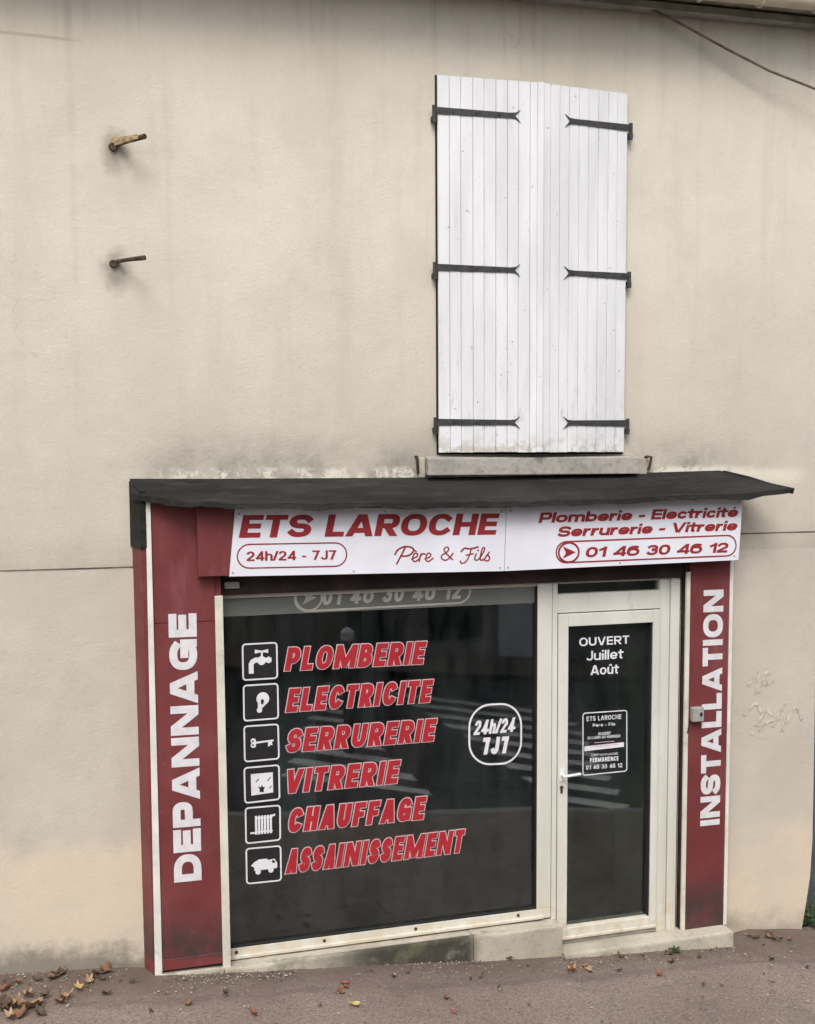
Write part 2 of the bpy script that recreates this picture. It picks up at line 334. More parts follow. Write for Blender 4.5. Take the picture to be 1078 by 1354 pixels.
M = dict(
    wall=mat_wall(), tarmac=mat_ground(), felt=mat_felt(), red=mat_red(), paint=mat_white_paint(), frame=mat_frame(),
    concrete=mat_concrete(), sill=mat_sill(), glass=mat_glass('window_glass'), doorglass=mat_glass('door_glass', (.80, .88, .84), 1.2),
    trim=mat_plain('white_trim', (.74, .715, .66), .5, var=.06, scale=6, dirt=(.42, .36, .28), dfac=.6),
    strip=mat_plain('cream_strip', (.66, .63, .54), .55, var=.06, scale=6, dirt=(.30, .26, .2), dfac=.7),
    sign=mat_plain('white_sign_sheet', (.76, .765, .83), .38, spec=.4, var=.025, scale=2.5, dirt=(.60, .59, .60), dfac=.35, bump=.03, bscale=6),
    signred=mat_plain('sign_red_print', (.30, .030, .035), .45, var=.05, bump=.02),
    vinylred=mat_plain('window_red_vinyl', (.40, .024, .034), .5, var=.06, bump=.02),
    vinylwhite=mat_plain('white_vinyl', (.74, .73, .76), .5, var=.04, bump=.02),
    vinylpink=mat_plain('pale_outline_vinyl', (.62, .42, .44), .5, var=.05, bump=.02),
    lettering=mat_plain('white_lettering', (.70, .68, .70), .5, var=.05, scale=20, bump=.02),
    faded=mat_plain('faded_vinyl', (.50, .49, .44), .6, var=.08, bump=.02),
    fadedred=mat_plain('faded_red_vinyl', (.26, .19, .175), .6, var=.08, bump=.02),
    iron=mat_plain('black_iron', (.045, .044, .046), .6, spec=.4, var=.2, scale=25, dirt=(.10, .07, .05), dfac=.5, bump=.4),
    rust=mat_plain('rusty_iron', (.075, .05, .035), .85, var=.3, scale=40, dirt=(.19, .10, .05), dfac=.8, bump=.6),
    brass=mat_plain('bare_yellow_metal', (.42, .30, .17), .55, var=.25, scale=40, dirt=(.12, .08, .05), dfac=.8, bump=.4),
    black=mat_plain('black_rubber_and_gap_shade', (.018, .018, .018), .8, var=.1),
    header=mat_plain('shade_dark_header', (.050, .030, .028), .7, var=.25, scale=5, dirt=(.02, .018, .016), dfac=.8),  # near-black brown: shade below the sign is put into the header's colour
    gutter=mat_plain('beige_gutter', (.66, .60, .47), .5, var=.08, scale=5, dirt=(.24, .20, .14), dfac=.5),
    board=mat_plain('grey_eave_board', (.36, .34, .30), .8, var=.15, scale=6, dirt=(.14, .12, .1), dfac=.6),
    joint=mat_plain('dirty_joint', (.40, .365, .31), .95, var=.25, scale=3, dirt=(.16, .14, .11)),
    dark=mat_plain('brown_soffit', (.34, .31, .26), .9, var=.2),
    tile=mat_plain('old_roof_tile', (.23, .15, .11), .9, var=.2, scale=8, dirt=(.12, .12, .09), dfac=.6),
    interior=mat_plain('dim_interior_wall', (.36, .43, .46), .9, var=.1, scale=1.5),
    intfloor=mat_plain('dark_shop_floor', (.24, .29, .31), .7, var=.15, scale=3),
    partition=mat_plain('grey_green_partition', (.52, .56, .51), .8, var=.08, scale=2),
    wood=mat_plain('dark_wood_counter', (.06, .045, .035), .6, var=.2, scale=4),
    cable=mat_plain('old_cable', (.17, .135, .10), .8, var=.2),
    grey=mat_plain('grey_plastic', (.36, .35, .32), .5, var=.1),
    chrome=mat_plain('white_handle', (.78, .78, .78), .35, spec=.5, var=.05),
    road=mat_plain('grey_asphalt', (.06, .06, .062), .9, var=.2, scale=20, bump=.4),
    soil=mat_plain('yard_soil', (.11, .09, .07), .95, var=.2, scale=10, bump=.5),
    roadpaint=mat_plain('worn_road_paint', (.70, .69, .66), .8, var=.1, scale=6, dirt=(.25, .25, .24), dfac=.7),
    kerb=mat_plain('granite_kerb', (.30, .29, .28), .85, var=.15, scale=30),
    opp=mat_plain('brown_plaster', (.27, .24, .20), .9, var=.15, scale=1.5, dirt=(.14, .12, .10), dfac=.5),
    opp2=mat_plain('pale_blue_plaster', (.78, .80, .86), .85, var=.05, scale=1.5),
    oppdark=mat_plain('dark_shopfront_glass', (.02, .022, .024), .15, spec=.5, var=.1),
    bark=mat_plain('stem', (.09, .07, .045), .9, var=.2),
)
def mat_leaf(name, a, b):
    n = N(name); c = n.mix(n.ramp(n.noise(28, 5), .35, .65), tuple(x*.78+.015 for x in a), tuple(x*.78+.015 for x in b))
    return n.fin(c, .7, n.bump(n.noise(60, 3), .4, .004), .25)
LF = .8
LEAF = [mat_leaf('leaf_brown', (.17, .075, .035), (.30, .15, .07)), mat_leaf('leaf_dark', (.055, .035, .022), (.12, .07, .04)),
        mat_leaf('leaf_tan', (.34, .21, .11), (.46, .32, .19)), mat_leaf('leaf_yellow', (.50, .33, .10), (.60, .46, .22)), mat_leaf('leaf_orange', (.50, .19, .07), (.58, .30, .14)),
        mat_leaf('leaf_red', (.26, .07, .045), (.34, .12, .07))]
GREEN = mat_leaf('green_leaf', (.035, .075, .022), (.075, .13, .04))
# faint chalk scribble on the wall
# ------------------------------------------------------------------ the ground
def strip_sheet(x0, x1, y0, y1, dz, step=.5):
    mb = MB(); xs = sorted(set([x0, x1]+[x for x, _ in PROF if x0 < x < x1]))
    a = [(x, y0, gz(x)+dz) for x in xs]; b = [(x, y1, gz(x)+dz) for x in xs]
    for i in range(len(xs)-1): mb.poly([a[i], a[i+1], b[i+1], b[i]])
    return mb
struct('ground', strip_sheet(-60, 60, -90, -.02, -.155), M['soil'])
struct('road', strip_sheet(-60, 60, -11.5, -3.4, -.14), M['road'])
def pavement():
    mb = MB(); xs = [-9+.15*i for i in range(0, 140)]; ys = [0.03, -.1, -.2, -.35, -.5, -.7, -1, -1.5, -2.2, -3.25]
    def h(x, y):
        e = .012*(noise.noise(Vector((x*1.7, y*2.3, 3)))) + .006*noise.noise(Vector((x*6, y*6, 0)))
        lip = .012*max(0, 1-abs(y)/.2) if not (.4 < x < 4.5) else 0
        if x > 4.45: lip = .05*max(0, 1+y/.3)*min(1, (x-4.45)/.12)
        return gz(x)+e+lip
    n = len(ys)
    for x in xs:
        for y in ys: mb.v.append((x, y, h(x, y)))
    for i in range(len(xs)-1):
        for j in range(n-1):
            a = i*n+j; mb.f.append((a, a+1, a+n+1, a+n))
    return mb
struct('pavement', pavement(), M['tarmac'], smooth=True)
struct('kerb', strip_sheet(-9, 11.7, -3.4, -3.25, .0).poly([(-9, -3.4, gz(-9)), (11.7, -3.4, gz(11.7)), (11.7, -3.4, gz(11.7)-.15), (-9, -3.4, gz(-9)-.15)]), M['kerb'])
struct('far_pavement', strip_sheet(-60, 60, -14.5, -11.5, -.02).poly([(-60, -11.5, gz(-60)-.02), (60, -11.5, gz(60)-.02), (60, -11.5, gz(60)-.16), (-60, -11.5, gz(-60)-.16)]), M['tarmac'])
struct('yard', strip_sheet(5.0, 20, .03, 12, .01), M['soil'])

# ------------------------------------------------------------------ the building
B = thing('shop_building', 'two-storey cream rendered building with a small dark-red plumber shopfront and white shutters', 'building', (2.4, 0, -.1))
wl = MB()
wl.box(-9, 4.2, 0, .3, 2.478, 6.3).box(4.2, 5.16, 0, .3, 2.582, 6.3)
wl.box(-9, .86, -.004, .3, -.9, 2.466)
rb = [(4.05, -1.2), (5.085, -1.2), (5.09, -.47), (5.105, -.36), (5.135, -.18), (5.163, .02), (5.175, .3), (5.17, .9), (5.16, 1.6), (5.16, 2.570), (4.05, 2.570)]
wl.prism_xz(rb, 0, .3)
wl.box(.86, 4.05, .06, .3, 2.31, 2.47)                      # lintel over the shop opening
wl.box(.86, 3.1, .06, .3, -.9, -.03).box(3.1, 4.05, .06, .3, -1.1, -.24)
add('wall', wl, M['wall'], B, label='cream weathered street wall with a horizontal joint at shopfront height')
add('joint', MB().box(-9, .45, .009, .2, 2.455, 2.485), M['joint'], B)
add('joint', MB().box(4.05, 5.15, .009, .2, 2.56, 2.59), M['joint'], B)
add('side_wall', MB().box(4.9, 5.15, .3, 8, -1.3, 6.3), M['wall'], B)
add('rear_wall', MB().box(-9, 5.15, 8, 8.3, -1.3, 6.3), M['wall'], B)
# interior behind the glass
it = MB().box(.5, 4.3, 4.2, 4.3, -.4, 2.6).box(.4, .5, .3, 4.3, -.4, 2.6).box(.5, 4.3, .3, 4.3, 2.55, 2.6)
it.box(4.30, 4.4, .85, 4.3, -.4, 2.6)
add('interior_wall', it, M['interior'], B)
add('interior_floor', MB().box(.4, 4.4, .3, 4.3, -.4, -.24), M['intfloor'], B)
add('partition', MB().box(4.035, 4.09, .31, 1.0, -.24, 2.55), M['partition'], B)
add('interior_post', MB().box(1.55, 1.85, 1.9, 1.98, -.24, 2.5), M['interior'], B)
add('interior_post', MB().box(2.35, 2.45, 2.4, 2.5, -.24, 2.5), M['interior'], B)
add('shop_counter', MB().box(1.2, 2.9, 2.3, 2.9, -.24, .8), M['wood'], B, bev=.01)

# eave, cornice, gutter, roof edge (they climb a touch to the right)
def tl(x): return .022*(x-4.9)
def slab(x0, x1, y0, y1, z0, z1):
    return MB().hexa([(x0, y0, z0+tl(x0)), (x1, y0, z0+tl(x1)), (x1, y1, z0+tl(x1)), (x0, y1, z0+tl(x0))], [(x0, y0, z1+tl(x0)), (x1, y0, z1+tl(x1)), (x1, y1, z1+tl(x1)), (x0, y1, z1+tl(x0))])
add('eave_board', slab(-9, 5.4, -.10, -.002, 6.035, 6.085), M['board'], B, bev=.006)
add('soffit', slab(-9, 5.4, -.22, -.002, 6.1, 6.14), M['dark'], B)
gt = MB(); R_ = .066; yc = -.29; zc = 6.125; segs = 12
for i, x in enumerate((-9, 5.45)):
    for k in range(segs+1):
        a = math.pi + math.pi*k/segs
        gt.v.append((x, yc+R_*math.cos(a), zc+tl(x)*1.3+R_*math.sin(a)))
for i, x in enumerate((-9, 5.45)):
    for k in range(segs+1):
        a = math.pi + math.pi*k/segs
        gt.v.append((x, yc+(R_-.006)*math.cos(a), zc+tl(x)*1.3+(R_-.006)*math.sin(a)))
s1 = segs+1
for k in range(segs):
    gt.f.append((k, k+1, s1+k+1, s1+k)); gt.f.append((2*s1+k, 2*s1+k+1, 3*s1+k+1, 3*s1+k))
gt.f.append((0, s1, 3*s1, 2*s1)); gt.f.append((segs, s1+segs, 3*s1+segs, 2*s1+segs))
gut = add('gutter', gt, M['gutter'], B, smooth=True)
gut_bk = MB()
for x in (-.5, 1.0, 2.5, 3.98, 4.42, 4.84, 5.3):
    pth = [(x, yc+(R_+.007)*math.cos(math.pi+math.pi*k/10), zc+tl(x)*1.3+(R_+.007)*math.sin(math.pi+math.pi*k/10)) for k in range(11)]
    add('gutter_bracket', MB().tube(pth, .009, 6), M['gutter'], gut)
rf = MB(); nx = 96
rows = [(-.30, 6.17), (1.5, 7.2), (4.3, 8.6)]
for j, (y, z) in enumerate(rows):
    for i in range(nx*4+1):
        x = -9+14.5*i/(nx*4); rf.v.append((x, y, z+tl(x)+.025*math.sin(i*math.pi/2)))
for j in range(len(rows)-1):
    for i in range(nx*4):
        a = j*(nx*4+1)+i; rf.f.append((a, a+1, a+nx*4+2, a+nx*4+1))
rf.poly([(-9, 4.3, 8.5), (5.5, 4.3, 8.6), (5.5, 8.6, 6.2), (-9, 8.6, 6.2)])
add('roof', rf, M['tile'], B)

# ------------------------------------------------------------------ upper window: sill, hooks, shutters
sl = MB().hexa([(2.215, -.075, 3.005), (3.695, -.075, 3.005), (3.695, 0, 3.005), (2.215, 0, 3.005)], [(2.215, -.07, 3.112), (3.695, -.07, 3.118), (3.695, 0, 3.13), (2.215, 0, 3.13)])
add('window_sill', sl, M['sill'], B, bev=.006)
add('sill_mortar', MB().box(2.17, 2.213, -.02, 0, 2.99, 3.12), M['concrete'], B, bev=.006)
add('sill_mortar', MB().box(3.697, 3.78, -.018, 0, 3.0, 3.11), M['concrete'], B, bev=.006)
add('gap_shadow_board', MB().box(2.293, 3.601, -.006, .02, 3.138, 5.484), M['black'], B)  # added black board, painted shadow line showing around the shutter edges

def shutter(hx, width, sign, ang, label):
    """hx hinge line, planks run towards the middle"""
    s = add('shutter', MB().box(min(hx, hx+sign*width)+.004, max(hx, hx+sign*width)-.004, -.022, -.012, 3.15, 5.478), M['black'], B, loc=(hx, -.012, 3.15), label=label)
    s.rotation_euler.z = 0
    n = 9; ws = [1+rnd.uniform(-.07, .07) for _ in range(n)]; tot = sum(ws); x = 0.0
    for i in range(n):
        w = width*ws[i]/tot; a = hx+sign*x; b = hx+sign*(x+w); x += w
        x0, x1 = min(a, b)+.001, max(a, b)-.001; c = .0026
        yf = -.042+rnd.uniform(-.0012, .0012); yb = -.0225
        pts = [(x0, yb), (x1, yb), (x1, yf+c), (x1-c, yf), (x0+c, yf), (x0, yf+c)]
        p = add('plank', MB().prism_xy(pts, 3.152+rnd.uniform(-.002, .002), 5.476), M['paint'], s)
    for z in (5.262, 4.308, 3.343):
        # strap with swallow tail
        L = .535 if sign > 0 else .46
        e = hx+sign*L; h = hx-sign*.028
        q = [(h, z-.021), (hx+sign*(L-.07), z-.016), (hx+sign*(L-.03), z-.020), (e, z-.040), (hx+sign*(L-.035), z), (e, z+.040), (hx+sign*(L-.03), z+.020), (hx+sign*(L-.07), z+.016), (h, z+.021)]
        st = MB().prism_xz(q, -.0485, -.0425)
        add('hinge_strap', st, M['iron'], s)
        add('hinge_pin', MB().tube([(hx-sign*.022, -.045, z-.075), (hx-sign*.022, -.045, z+.03)], .013, 8).box(hx-sign*.022-.014, hx-sign*.022+.014, -.05, .012, z-.062, z-.035), M['iron'], s)
        for k in (.1, .25, .4):
            add('bolt', MB().tube([(hx+sign*k, -.0485, z), (hx+sign*k, -.053, z)], [.009, .006], 6), M['iron'], s)
    s.rotation_euler.z = ang
    return s
SL = shutter(2.300, .672, 1, -math.radians(4.3), 'left shutter leaf of white vertical planks on three black forked straps')
SR = shutter(3.592, .628, -1, math.radians(4.6), 'right shutter leaf of white vertical planks with shorter looking straps')
add('cover_strip', MB().box(2.945, 2.985, -.062, -.0435, 3.152, 5.476), M['paint'], SL, bev=.003)

# ------------------------------------------------------------------ stroke lettering
def cat_arc(cx, cy, rx, ry, a0, a1, n=None, e=2.0):
    n = n or max(4, int(abs(a1-a0)/15)); r = []
    for i in range(n+1):
        a = math.radians(a0+(a1-a0)*i/n); c, s_ = math.cos(a), math.sin(a)
        r.append((cx+rx*math.copysign(abs(c)**(2/e), c), cy+ry*math.copysign(abs(s_)**(2/e), s_)))
    return r
AY = 1.0
def glyph(ch, s, wf):
    """-> list of (points, clip?) and the advance width. cap height 1, stroke s"""
    WD = dict(E=.60, F=.58, L=.56, T=.64, H=.72, U=.72, P=.66, R=.70, B=.68, D=.72, C=.74, G=.78, O=.80, S=.68, M=.90, N=.76, A=.80, V=.78, J=.56, Z=.64, Q=.8)
    LC = dict(l=0, i=0, m=.92, n=.58, r=.42, u=.58, o=.64, e=.62, c=.56, t=.42, b=.64, h=.58, s=.54, a=.6, d=.64, p=.6)
    DG = {'0': .62, '1': .40, '2': .60, '3': .60, '4': .66, '5': .6, '6': .68, '7': .60, '8': .62, '9': .62}
    acc = None
    if ch == 'é': ch, acc = 'e', 'a'
    if ch == 'û': ch, acc = 'u', 'c'
    if ch == ' ': return [], .30*wf
    if ch == '-': return [([(s*.5+.02, .38), (.36*wf-s*.5, .38)], 0)], .38*wf
    if ch == '/': return [([(0.02, 0), (.30*wf, 1)], 1)], .32*wf
    if ch == 'I': return [([(s/2, s/2), (s/2, 1-s/2)], 0)], s
    if ch in WD: W = max(WD[ch]*wf, s*2.1)
    elif ch in LC: W = max(LC[ch]*wf, s) if ch in 'li' else max(LC[ch]*wf, s*2.0)
    else: W = max(DG[ch]*wf, s*1.9)
    if ch == 'N': W = max(W, s*3.1)
    if ch == 'M': W = max(W, s*4.1)
    h = s/2; hy = h*AY; x0, x1 = h, W-h; y0, y1 = hy, 1-hy; xm = W/2; ym = .5; E = 2.35
    St = []
    def l(*p, c=0): St.append((list(p), c))
    if ch == 'E': l((x1, y1), (x0, y1), (x0, y0), (x1, y0)); l((x0+h, .51), (x1-.05*W, .51))
    elif ch == 'F': l((x1, y1), (x0, y1), (x0, y0)); l((x0+h, .49), (x1-.07*W, .49))
    elif ch == 'L': l((x0, y1), (x0, y0), (x1, y0))
    elif ch == 'T': l((x0, y1), (x1, y1)); l((xm, y0), (xm, y1-h))
    elif ch == 'H': l((x0, y0), (x0, y1)); l((x1, y0), (x1, y1)); l((x0+h, .5), (x1-h, .5))
    elif ch == 'U': St.append(([(x0, y1)]+cat_arc(xm, y0+.32, xm-x0, .32, 180, 360, 12, E)+[(x1, y1)], 0))
    elif ch in 'PR':
        yb = .42 if ch == 'P' else .47; r = (y1-yb)/2
        l((x0, y0), (x0, y1)); St.append(([(x0+h, y1)]+cat_arc(x1-r*.9, (y1+yb)/2, r*.9, r, 90, -90, 10, E)+[(x0+h, yb)], 0))
        if ch == 'R': l((xm-.02, yb), (x1+.02*W, -.05), c=1)
    elif ch == 'B':
        yb = .515; r = (y1-yb)/2; r2 = (yb-y0)/2
        l((x0, y0), (x0, y1)); St.append(([(x0+h, y1)]+cat_arc(x1-.04-r*.9, (y1+yb)/2, r*.9, r, 90, -90, 10, E)+[(x0+h, yb)], 0))
        St.append(([(x0+h, yb-.001)]+cat_arc(x1-r2*.9, (y0+yb)/2, r2*.9, r2, 90, -90, 10, E)+[(x0+h, y0)], 0))
    elif ch == 'D': l((x0, y0), (x0, y1)); St.append(([(x0+h, y1)]+cat_arc(x1-(x1-x0)*.6, .5, (x1-x0)*.6, .5-hy, 90, -90, 14, E)+[(x0+h, y0)], 0))
    elif ch == 'C': St.append((cat_arc(xm, .5, xm-h, .5-hy, 42, 318, 22, E), 0))
    elif ch == 'G': St.append((cat_arc(xm, .5, xm-h, .5-hy, 42, 318, 22, E), 0)); l((x1, .15), (x1, .46), (xm+.02, .46))
    elif ch == 'O' or ch == 'Q' or ch == '0': St.append((cat_arc(xm, .5, xm-h, .5-hy, 0, 360, 26, E), 2))
    elif ch == 'S':
        yc = .5; a = (y1-yc)/2; b = (yc-y0)/2
        St.append((cat_arc(xm, yc+a, xm-h, a, 22, 262, 14, E)+cat_arc(xm, yc-b, xm-h, b, 82, -158, 14, E), 0))
    elif ch == 'M':
        l((x0, y0), (x0, y1)); l((x1, y0), (x1, y1)); l((x0-.02, 1.05), (xm, .12), c=1); l((x1+.02, 1.05), (xm, .12), c=1)
    elif ch == 'N': l((x0, y0), (x0, y1)); l((x1, y0), (x1, y1)); l((x0-.02, 1.06), (x1+.02, -.06), c=1)
    elif ch == 'A': l((h*.8, -.05), (xm, 1.1), c=1); l((W-h*.8, -.05), (xm, 1.1), c=1); l((W*.27, .27), (W*.73, .27))
    elif ch == 'V': l((h*.8, 1.05), (xm, -.1), c=1); l((W-h*.8, 1.05), (xm, -.1), c=1)
    elif ch == 'J': St.append(([(x1, y1)]+cat_arc(xm, y0+.24, xm-h, .24, 0, -150, 10, E), 0))
    elif ch == 'Z': l((x0, y1), (x1, y1)); l((x0, y0), (x1, y0)); l((x1-.02, 1.0), (x0+.02, 0), c=1)
    elif ch == '1': l((x1, y0), (x1, y1)); l((x1, y1-.02), (x0+.02, y1-.20))
    elif ch == '2': St.append((cat_arc(xm, y1-.26, xm-h, .26, 160, -10, 10, E)+[(x1-.06, .52), (x0+.02, y0+.06)], 0)); l((x0, y0), (x1, y0))
    elif ch == '3': St.append((cat_arc(xm, y1-.205, xm-h-.02, .205, 155, -82, 12, E), 0)); St.append((cat_arc(xm, y0+.235, xm-h, .235, 82, -155, 12, E), 0))
    elif ch == '4': l((x1-.10, y0), (x1-.10, y1)); l((x0, .27), (x1+.04, .27)); l((x0+.02, .22), (x1-.06, 1.04), c=1)
    elif ch == '5': St.append(([(x1-.03, y1), (x0+.04, y1), (x0+.01, .54)]+cat_arc(xm, y0+.26, xm-h, .26, 120, -150, 12, E), 0))
    elif ch in '69':
        p = [cat_arc(xm, y0+.27, xm-h, .27, 0, 360, 20, E), cat_arc(xm+.04, .5, xm-h+.04, .5-hy, 60, 190, 10, E)]
        if ch == '9': p = [[(W-x, 1-y) for x, y in q] for q in p]
        St.append((p[0], 2)); St.append((p[1], 0))
    elif ch == '7': l((x0, y1), (x1, y1)); l((x1-.01, 1.0), (x0+.14, -.05), c=1)
    elif ch == '8': St.append((cat_arc(xm, y1-.2, xm-h-.02, .2, 0, 360, 18, E), 2)); St.append((cat_arc(xm, y0+.235, xm-h, .235, 0, 360, 18, E), 2))
    else:
        XH = .74; yx = XH-hy
        if ch == 'l': l((h, y0), (h, y1))
        elif ch == 'i': l((h, y0), (h, yx-.05)); l((h, 1-hy*1.0), (h, 1-hy*.9))
        elif ch == 'o': St.append((cat_arc(xm, XH/2, xm-h, XH/2-hy, 0, 360, 20, E), 2))
        elif ch == 'e': St.append((cat_arc(xm, XH/2, xm-h, XH/2-hy, 0, 318, 20, E), 0)); l((x0+h, XH/2-.01), (x1-h*.2, XH/2-.01))
        elif ch == 'c': St.append((cat_arc(xm, XH/2, xm-h, XH/2-hy, 45, 315, 16, E), 0))
        elif ch == 's':
            a = (yx-y0)/4; St.append((cat_arc(xm, yx-a, xm-h, a, 20, 262, 12, E)+cat_arc(xm, y0+a, xm-h, a, 82, -160, 12, E), 0))
        elif ch in 'nh': l((x0, y0), (x0, yx if ch == 'n' else y1)); St.append((cat_arc(xm+.01, yx-.2, xm-h, .2, 165, 0, 10, E)+[(x1, y0)], 0))
        elif ch == 'm':
            q = (x1-x0)/2; l((x0, y0), (x0, yx)); St.append((cat_arc(x0+q/2, yx-.16, q/2, .16, 165, 0, 8, E)+[(x0+q, y0)], 0)); St.append((cat_arc(x0+1.5*q, yx-.16, q/2, .16, 165, 0, 8, E)+[(x1, y0)], 0))
        elif ch == 'u': St.append(([(x0, yx)]+cat_arc(xm-.01, y0+.2, xm-h, .2, 180, 350, 10, E), 0)); l((x1, y0), (x1, yx))
        elif ch == 'r': l((x0, y0), (x0, yx)); St.append((cat_arc(xm+h*.8, yx-.2, xm-h+.02, .2, 170, 80, 6, E), 0))
        elif ch == 't': St.append(([(xm-.03, .95-hy)]+[(xm-.03, .25)]+cat_arc(xm+.08, y0+.11, .11, .11, 180, 270, 4), 0)); l((h*.6, yx), (W-h*.6, yx))
        elif ch in 'bdpa':
            p = cat_arc(xm, XH/2, xm-h, XH/2-hy, 0, 360, 20, E); St.append((p, 2))
            if ch == 'b': l((x0, y0), (x0, y1))
            elif ch == 'd': l((x1, y0), (x1, y1))
            elif ch == 'a': l((x1, y0), (x1, yx))
    if acc == 'a': St.append(([(xm-.02, .86), (xm+.12, 1.02)], 3))
    if acc == 'c': St.append(([(xm-.15, .86), (xm, 1.0), (xm+.15, .86)], 3))
    return St, W
def sweep(pts, s, mode, grow):
    """polyline -> convex quads in glyph space"""
    w = s/2+grow; P = [Vector(p).to_2d() if len(p) > 2 else Vector(p) for p in pts]
    if mode == 2: P = P[:-1]
    n = len(P); out = []
    q = []
    for i, p in enumerate(P): 
        if not q or (p-q[-1]).length > 1e-5: q.append(p)
    P = q; n = len(P); closed = mode == 2
    if mode == 3: w = s*.36+grow
    if not closed:
        ext = (w if mode != 1 else w*.6) ; 
        if mode == 3: ext = grow
        e0 = (P[0]-P[1]).normalized()*ext; e1 = (P[-1]-P[-2]).normalized()*ext; e0.y *= AY; e1.y *= AY
        P[0] = P[0]+e0; P[-1] = P[-1]+e1
    Lf, Rt = [], []
    for i in range(n):
        a = P[i-1] if (i > 0 or closed) else None; b = P[(i+1) % n] if (i < n-1 or closed) else None
        d1 = (P[i]-a).normalized() if a is not None else None; d2 = (b-P[i]).normalized() if b is not None else None
        if d1 is None: nn = Vector((-d2.y, d2.x)); k = 1
        elif d2 is None: nn = Vector((-d1.y, d1.x)); k = 1
        else:
            n1 = Vector((-d1.y, d1.x)); n2 = Vector((-d2.y, d2.x)); nn = (n1+n2)
            nn = nn.normalized() if nn.length > 1e-6 else n1
            k = min(1/max(nn.dot(n1), .3), 2.2)
        ov = nn*w*k; ov.y *= AY
        Lf.append(P[i]+ov); Rt.append(P[i]-ov)
    m_ = n if closed else n-1
    for i in range(m_):
        j = (i+1) % n; out.append([Lf[i], Lf[j], Rt[j], Rt[i]])
    if mode == 1:
        lo, hi = -grow, 1+grow; res = []
        for poly in out:
            for (lim, sg) in ((lo, 1), (hi, -1)):
                r = []
                for i in range(len(poly)):
                    a, b = poly[i], poly[(i+1) % len(poly)]; da, db = (a.y-lim)*sg, (b.y-lim)*sg
                    if da >= 0: r.append(a)
                    if da*db < 0: r.append(a+(b-a)*(da/(da-db)))
                poly = r
                if len(poly) < 3: break
            if len(poly) >= 3: res.append(poly)
        out = res
    return out
def layout(txt, s, wf, sp):
    x = 0; out = []
    for i, ch in enumerate(txt):
        st, W = glyph(ch, s, wf)
        out.append((x, st)); x += W+sp
    return out, x-sp
def text(mb, txt, P0, P1, PT, s=.2, sp=.12, grow=0.0, lift=0.0, nrm=Vector((0, -1, 0))):
    """P0-P1 baseline, PT top of the first letter (carries the slant)"""
    P0, P1, PT = Vector(P0), Vector(P1), Vector(PT)
    up = PT-P0; base = P1-P0; upn = up - base*(up.dot(base)/base.length_squared)
    A = base.length/upn.length
    lo, hi = .3, 2.5
    for _ in range(30):
        wf = (lo+hi)/2
        if layout(txt, s, wf, sp)[1] < A: lo = wf
        else: hi = wf
    gl, L = layout(txt, s, wf, sp)
    for gx, sts in gl:
        for k, (pts, mode) in enumerate(sts):
            for poly in sweep(pts, s, mode, grow):
                mb.poly([P0+base*((p.x+gx)/L)+up*p.y+nrm*(lift+k*.00025) for p in poly])
    return mb
def ring(mb, pts, w, lift=0.0, nrm=Vector((0, -1, 0))):
    """closed band of width w along 3D points lying in a plane y = const"""
    P = []
    for p in pts:
        p = Vector(p)
        if not P or (p-P[-1]).length > 1e-4: P.append(p)
    if (P[0]-P[-1]).length < 1e-4: P.pop()
    n = len(P)
    for i in range(n):
        a, b, c, d = P[i-1], P[i], P[(i+1) % n], P[(i+2) % n]
        def off(p, q, r):
            d1 = (q-p).normalized(); d2 = (r-q).normalized(); n1 = Vector((-d1.z, 0, d1.x)); n2 = Vector((-d2.z, 0, d2.x)); nn = (n1+n2).normalized()
            return nn*(w/2/max(nn.dot(n1), .4))
        o1, o2 = off(a, b, c), off(b, c, d); l = nrm*lift
        mb.poly([b+o1+l, c+o2+l, c-o2+l, b-o1+l])
    return mb
def rrect(c00, c10, c11, c01, r, n=5):
    """rounded quad: four 3D corners (bl, br, tr, tl), r relative to the short side -> points"""
    c00, c10, c11, c01 = map(Vector, (c00, c10, c11, c01))
    w = (c10-c00).length; h = (c01-c00).length; ru = r*min(w, h)/w; rv = r*min(w, h)/h
    def bl(u, v): return (c00*(1-u)+c10*u)*(1-v)+(c01*(1-u)+c11*u)*v
    out = []
    for (cu, cv, a0) in ((ru, rv, 180), (1-ru, rv, 270), (1-ru, 1-rv, 0), (ru, 1-rv, 90)):
        for i in range(n+1):
            a = math.radians(a0+90*i/n); out.append(bl(cu+ru*math.cos(a), cv+rv*math.sin(a)))
    return out

# ------------------------------------------------------------------ side sign boards (pilasters)
PY = -.12
def gbox(mb, x0, x1, y0, y1, z0a, z0b, z1):
    return mb.hexa([(x0, y0, z0a), (x1, y0, z0b), (x1, y1, z0b), (x0, y1, z0a)], [(x0, y0, z1), (x1, y0, z1), (x1, y1, z1), (x0, y1, z1)])
PL = thing('vertical_sign_board', 'tall dark red board left of the window with white vertical word DEPANNAGE', 'sign', (.68, -.06, 0))
mb = MB().prism_xy([(.402, -.001), (.450, PY+.004), (.500, PY+.004), (.500, -.001)], -.045, 2.885)
gbox(mb, .5002, .866, PY+.006, -.001, .005, .012, 2.142).box(.5002, .866, PY+.007, -.001, 2.146, 2.88)
mb.box(.8662, .905, PY+.02, -.001, -.03, 2.42)
add('panel', mb, M['red'], PL)
add('bottom_ledge', MB().box(.502, .864, PY-.004, PY+.005, .006, .075), M['red'], PL, bev=.003)
add('trim_strip', MB().hexa([(.456, PY-.006, -.030), (.500, PY-.006, -.032), (.500, PY+.003, -.032), (.456, PY+.003, -.030)], [(.478, PY-.006, 2.882), (.506, PY-.006, 2.882), (.506, PY+.003, 2.882), (.478, PY+.003, 2.882)]), M['trim'], PL, bev=.002, label='long white edge strip on the outer side')
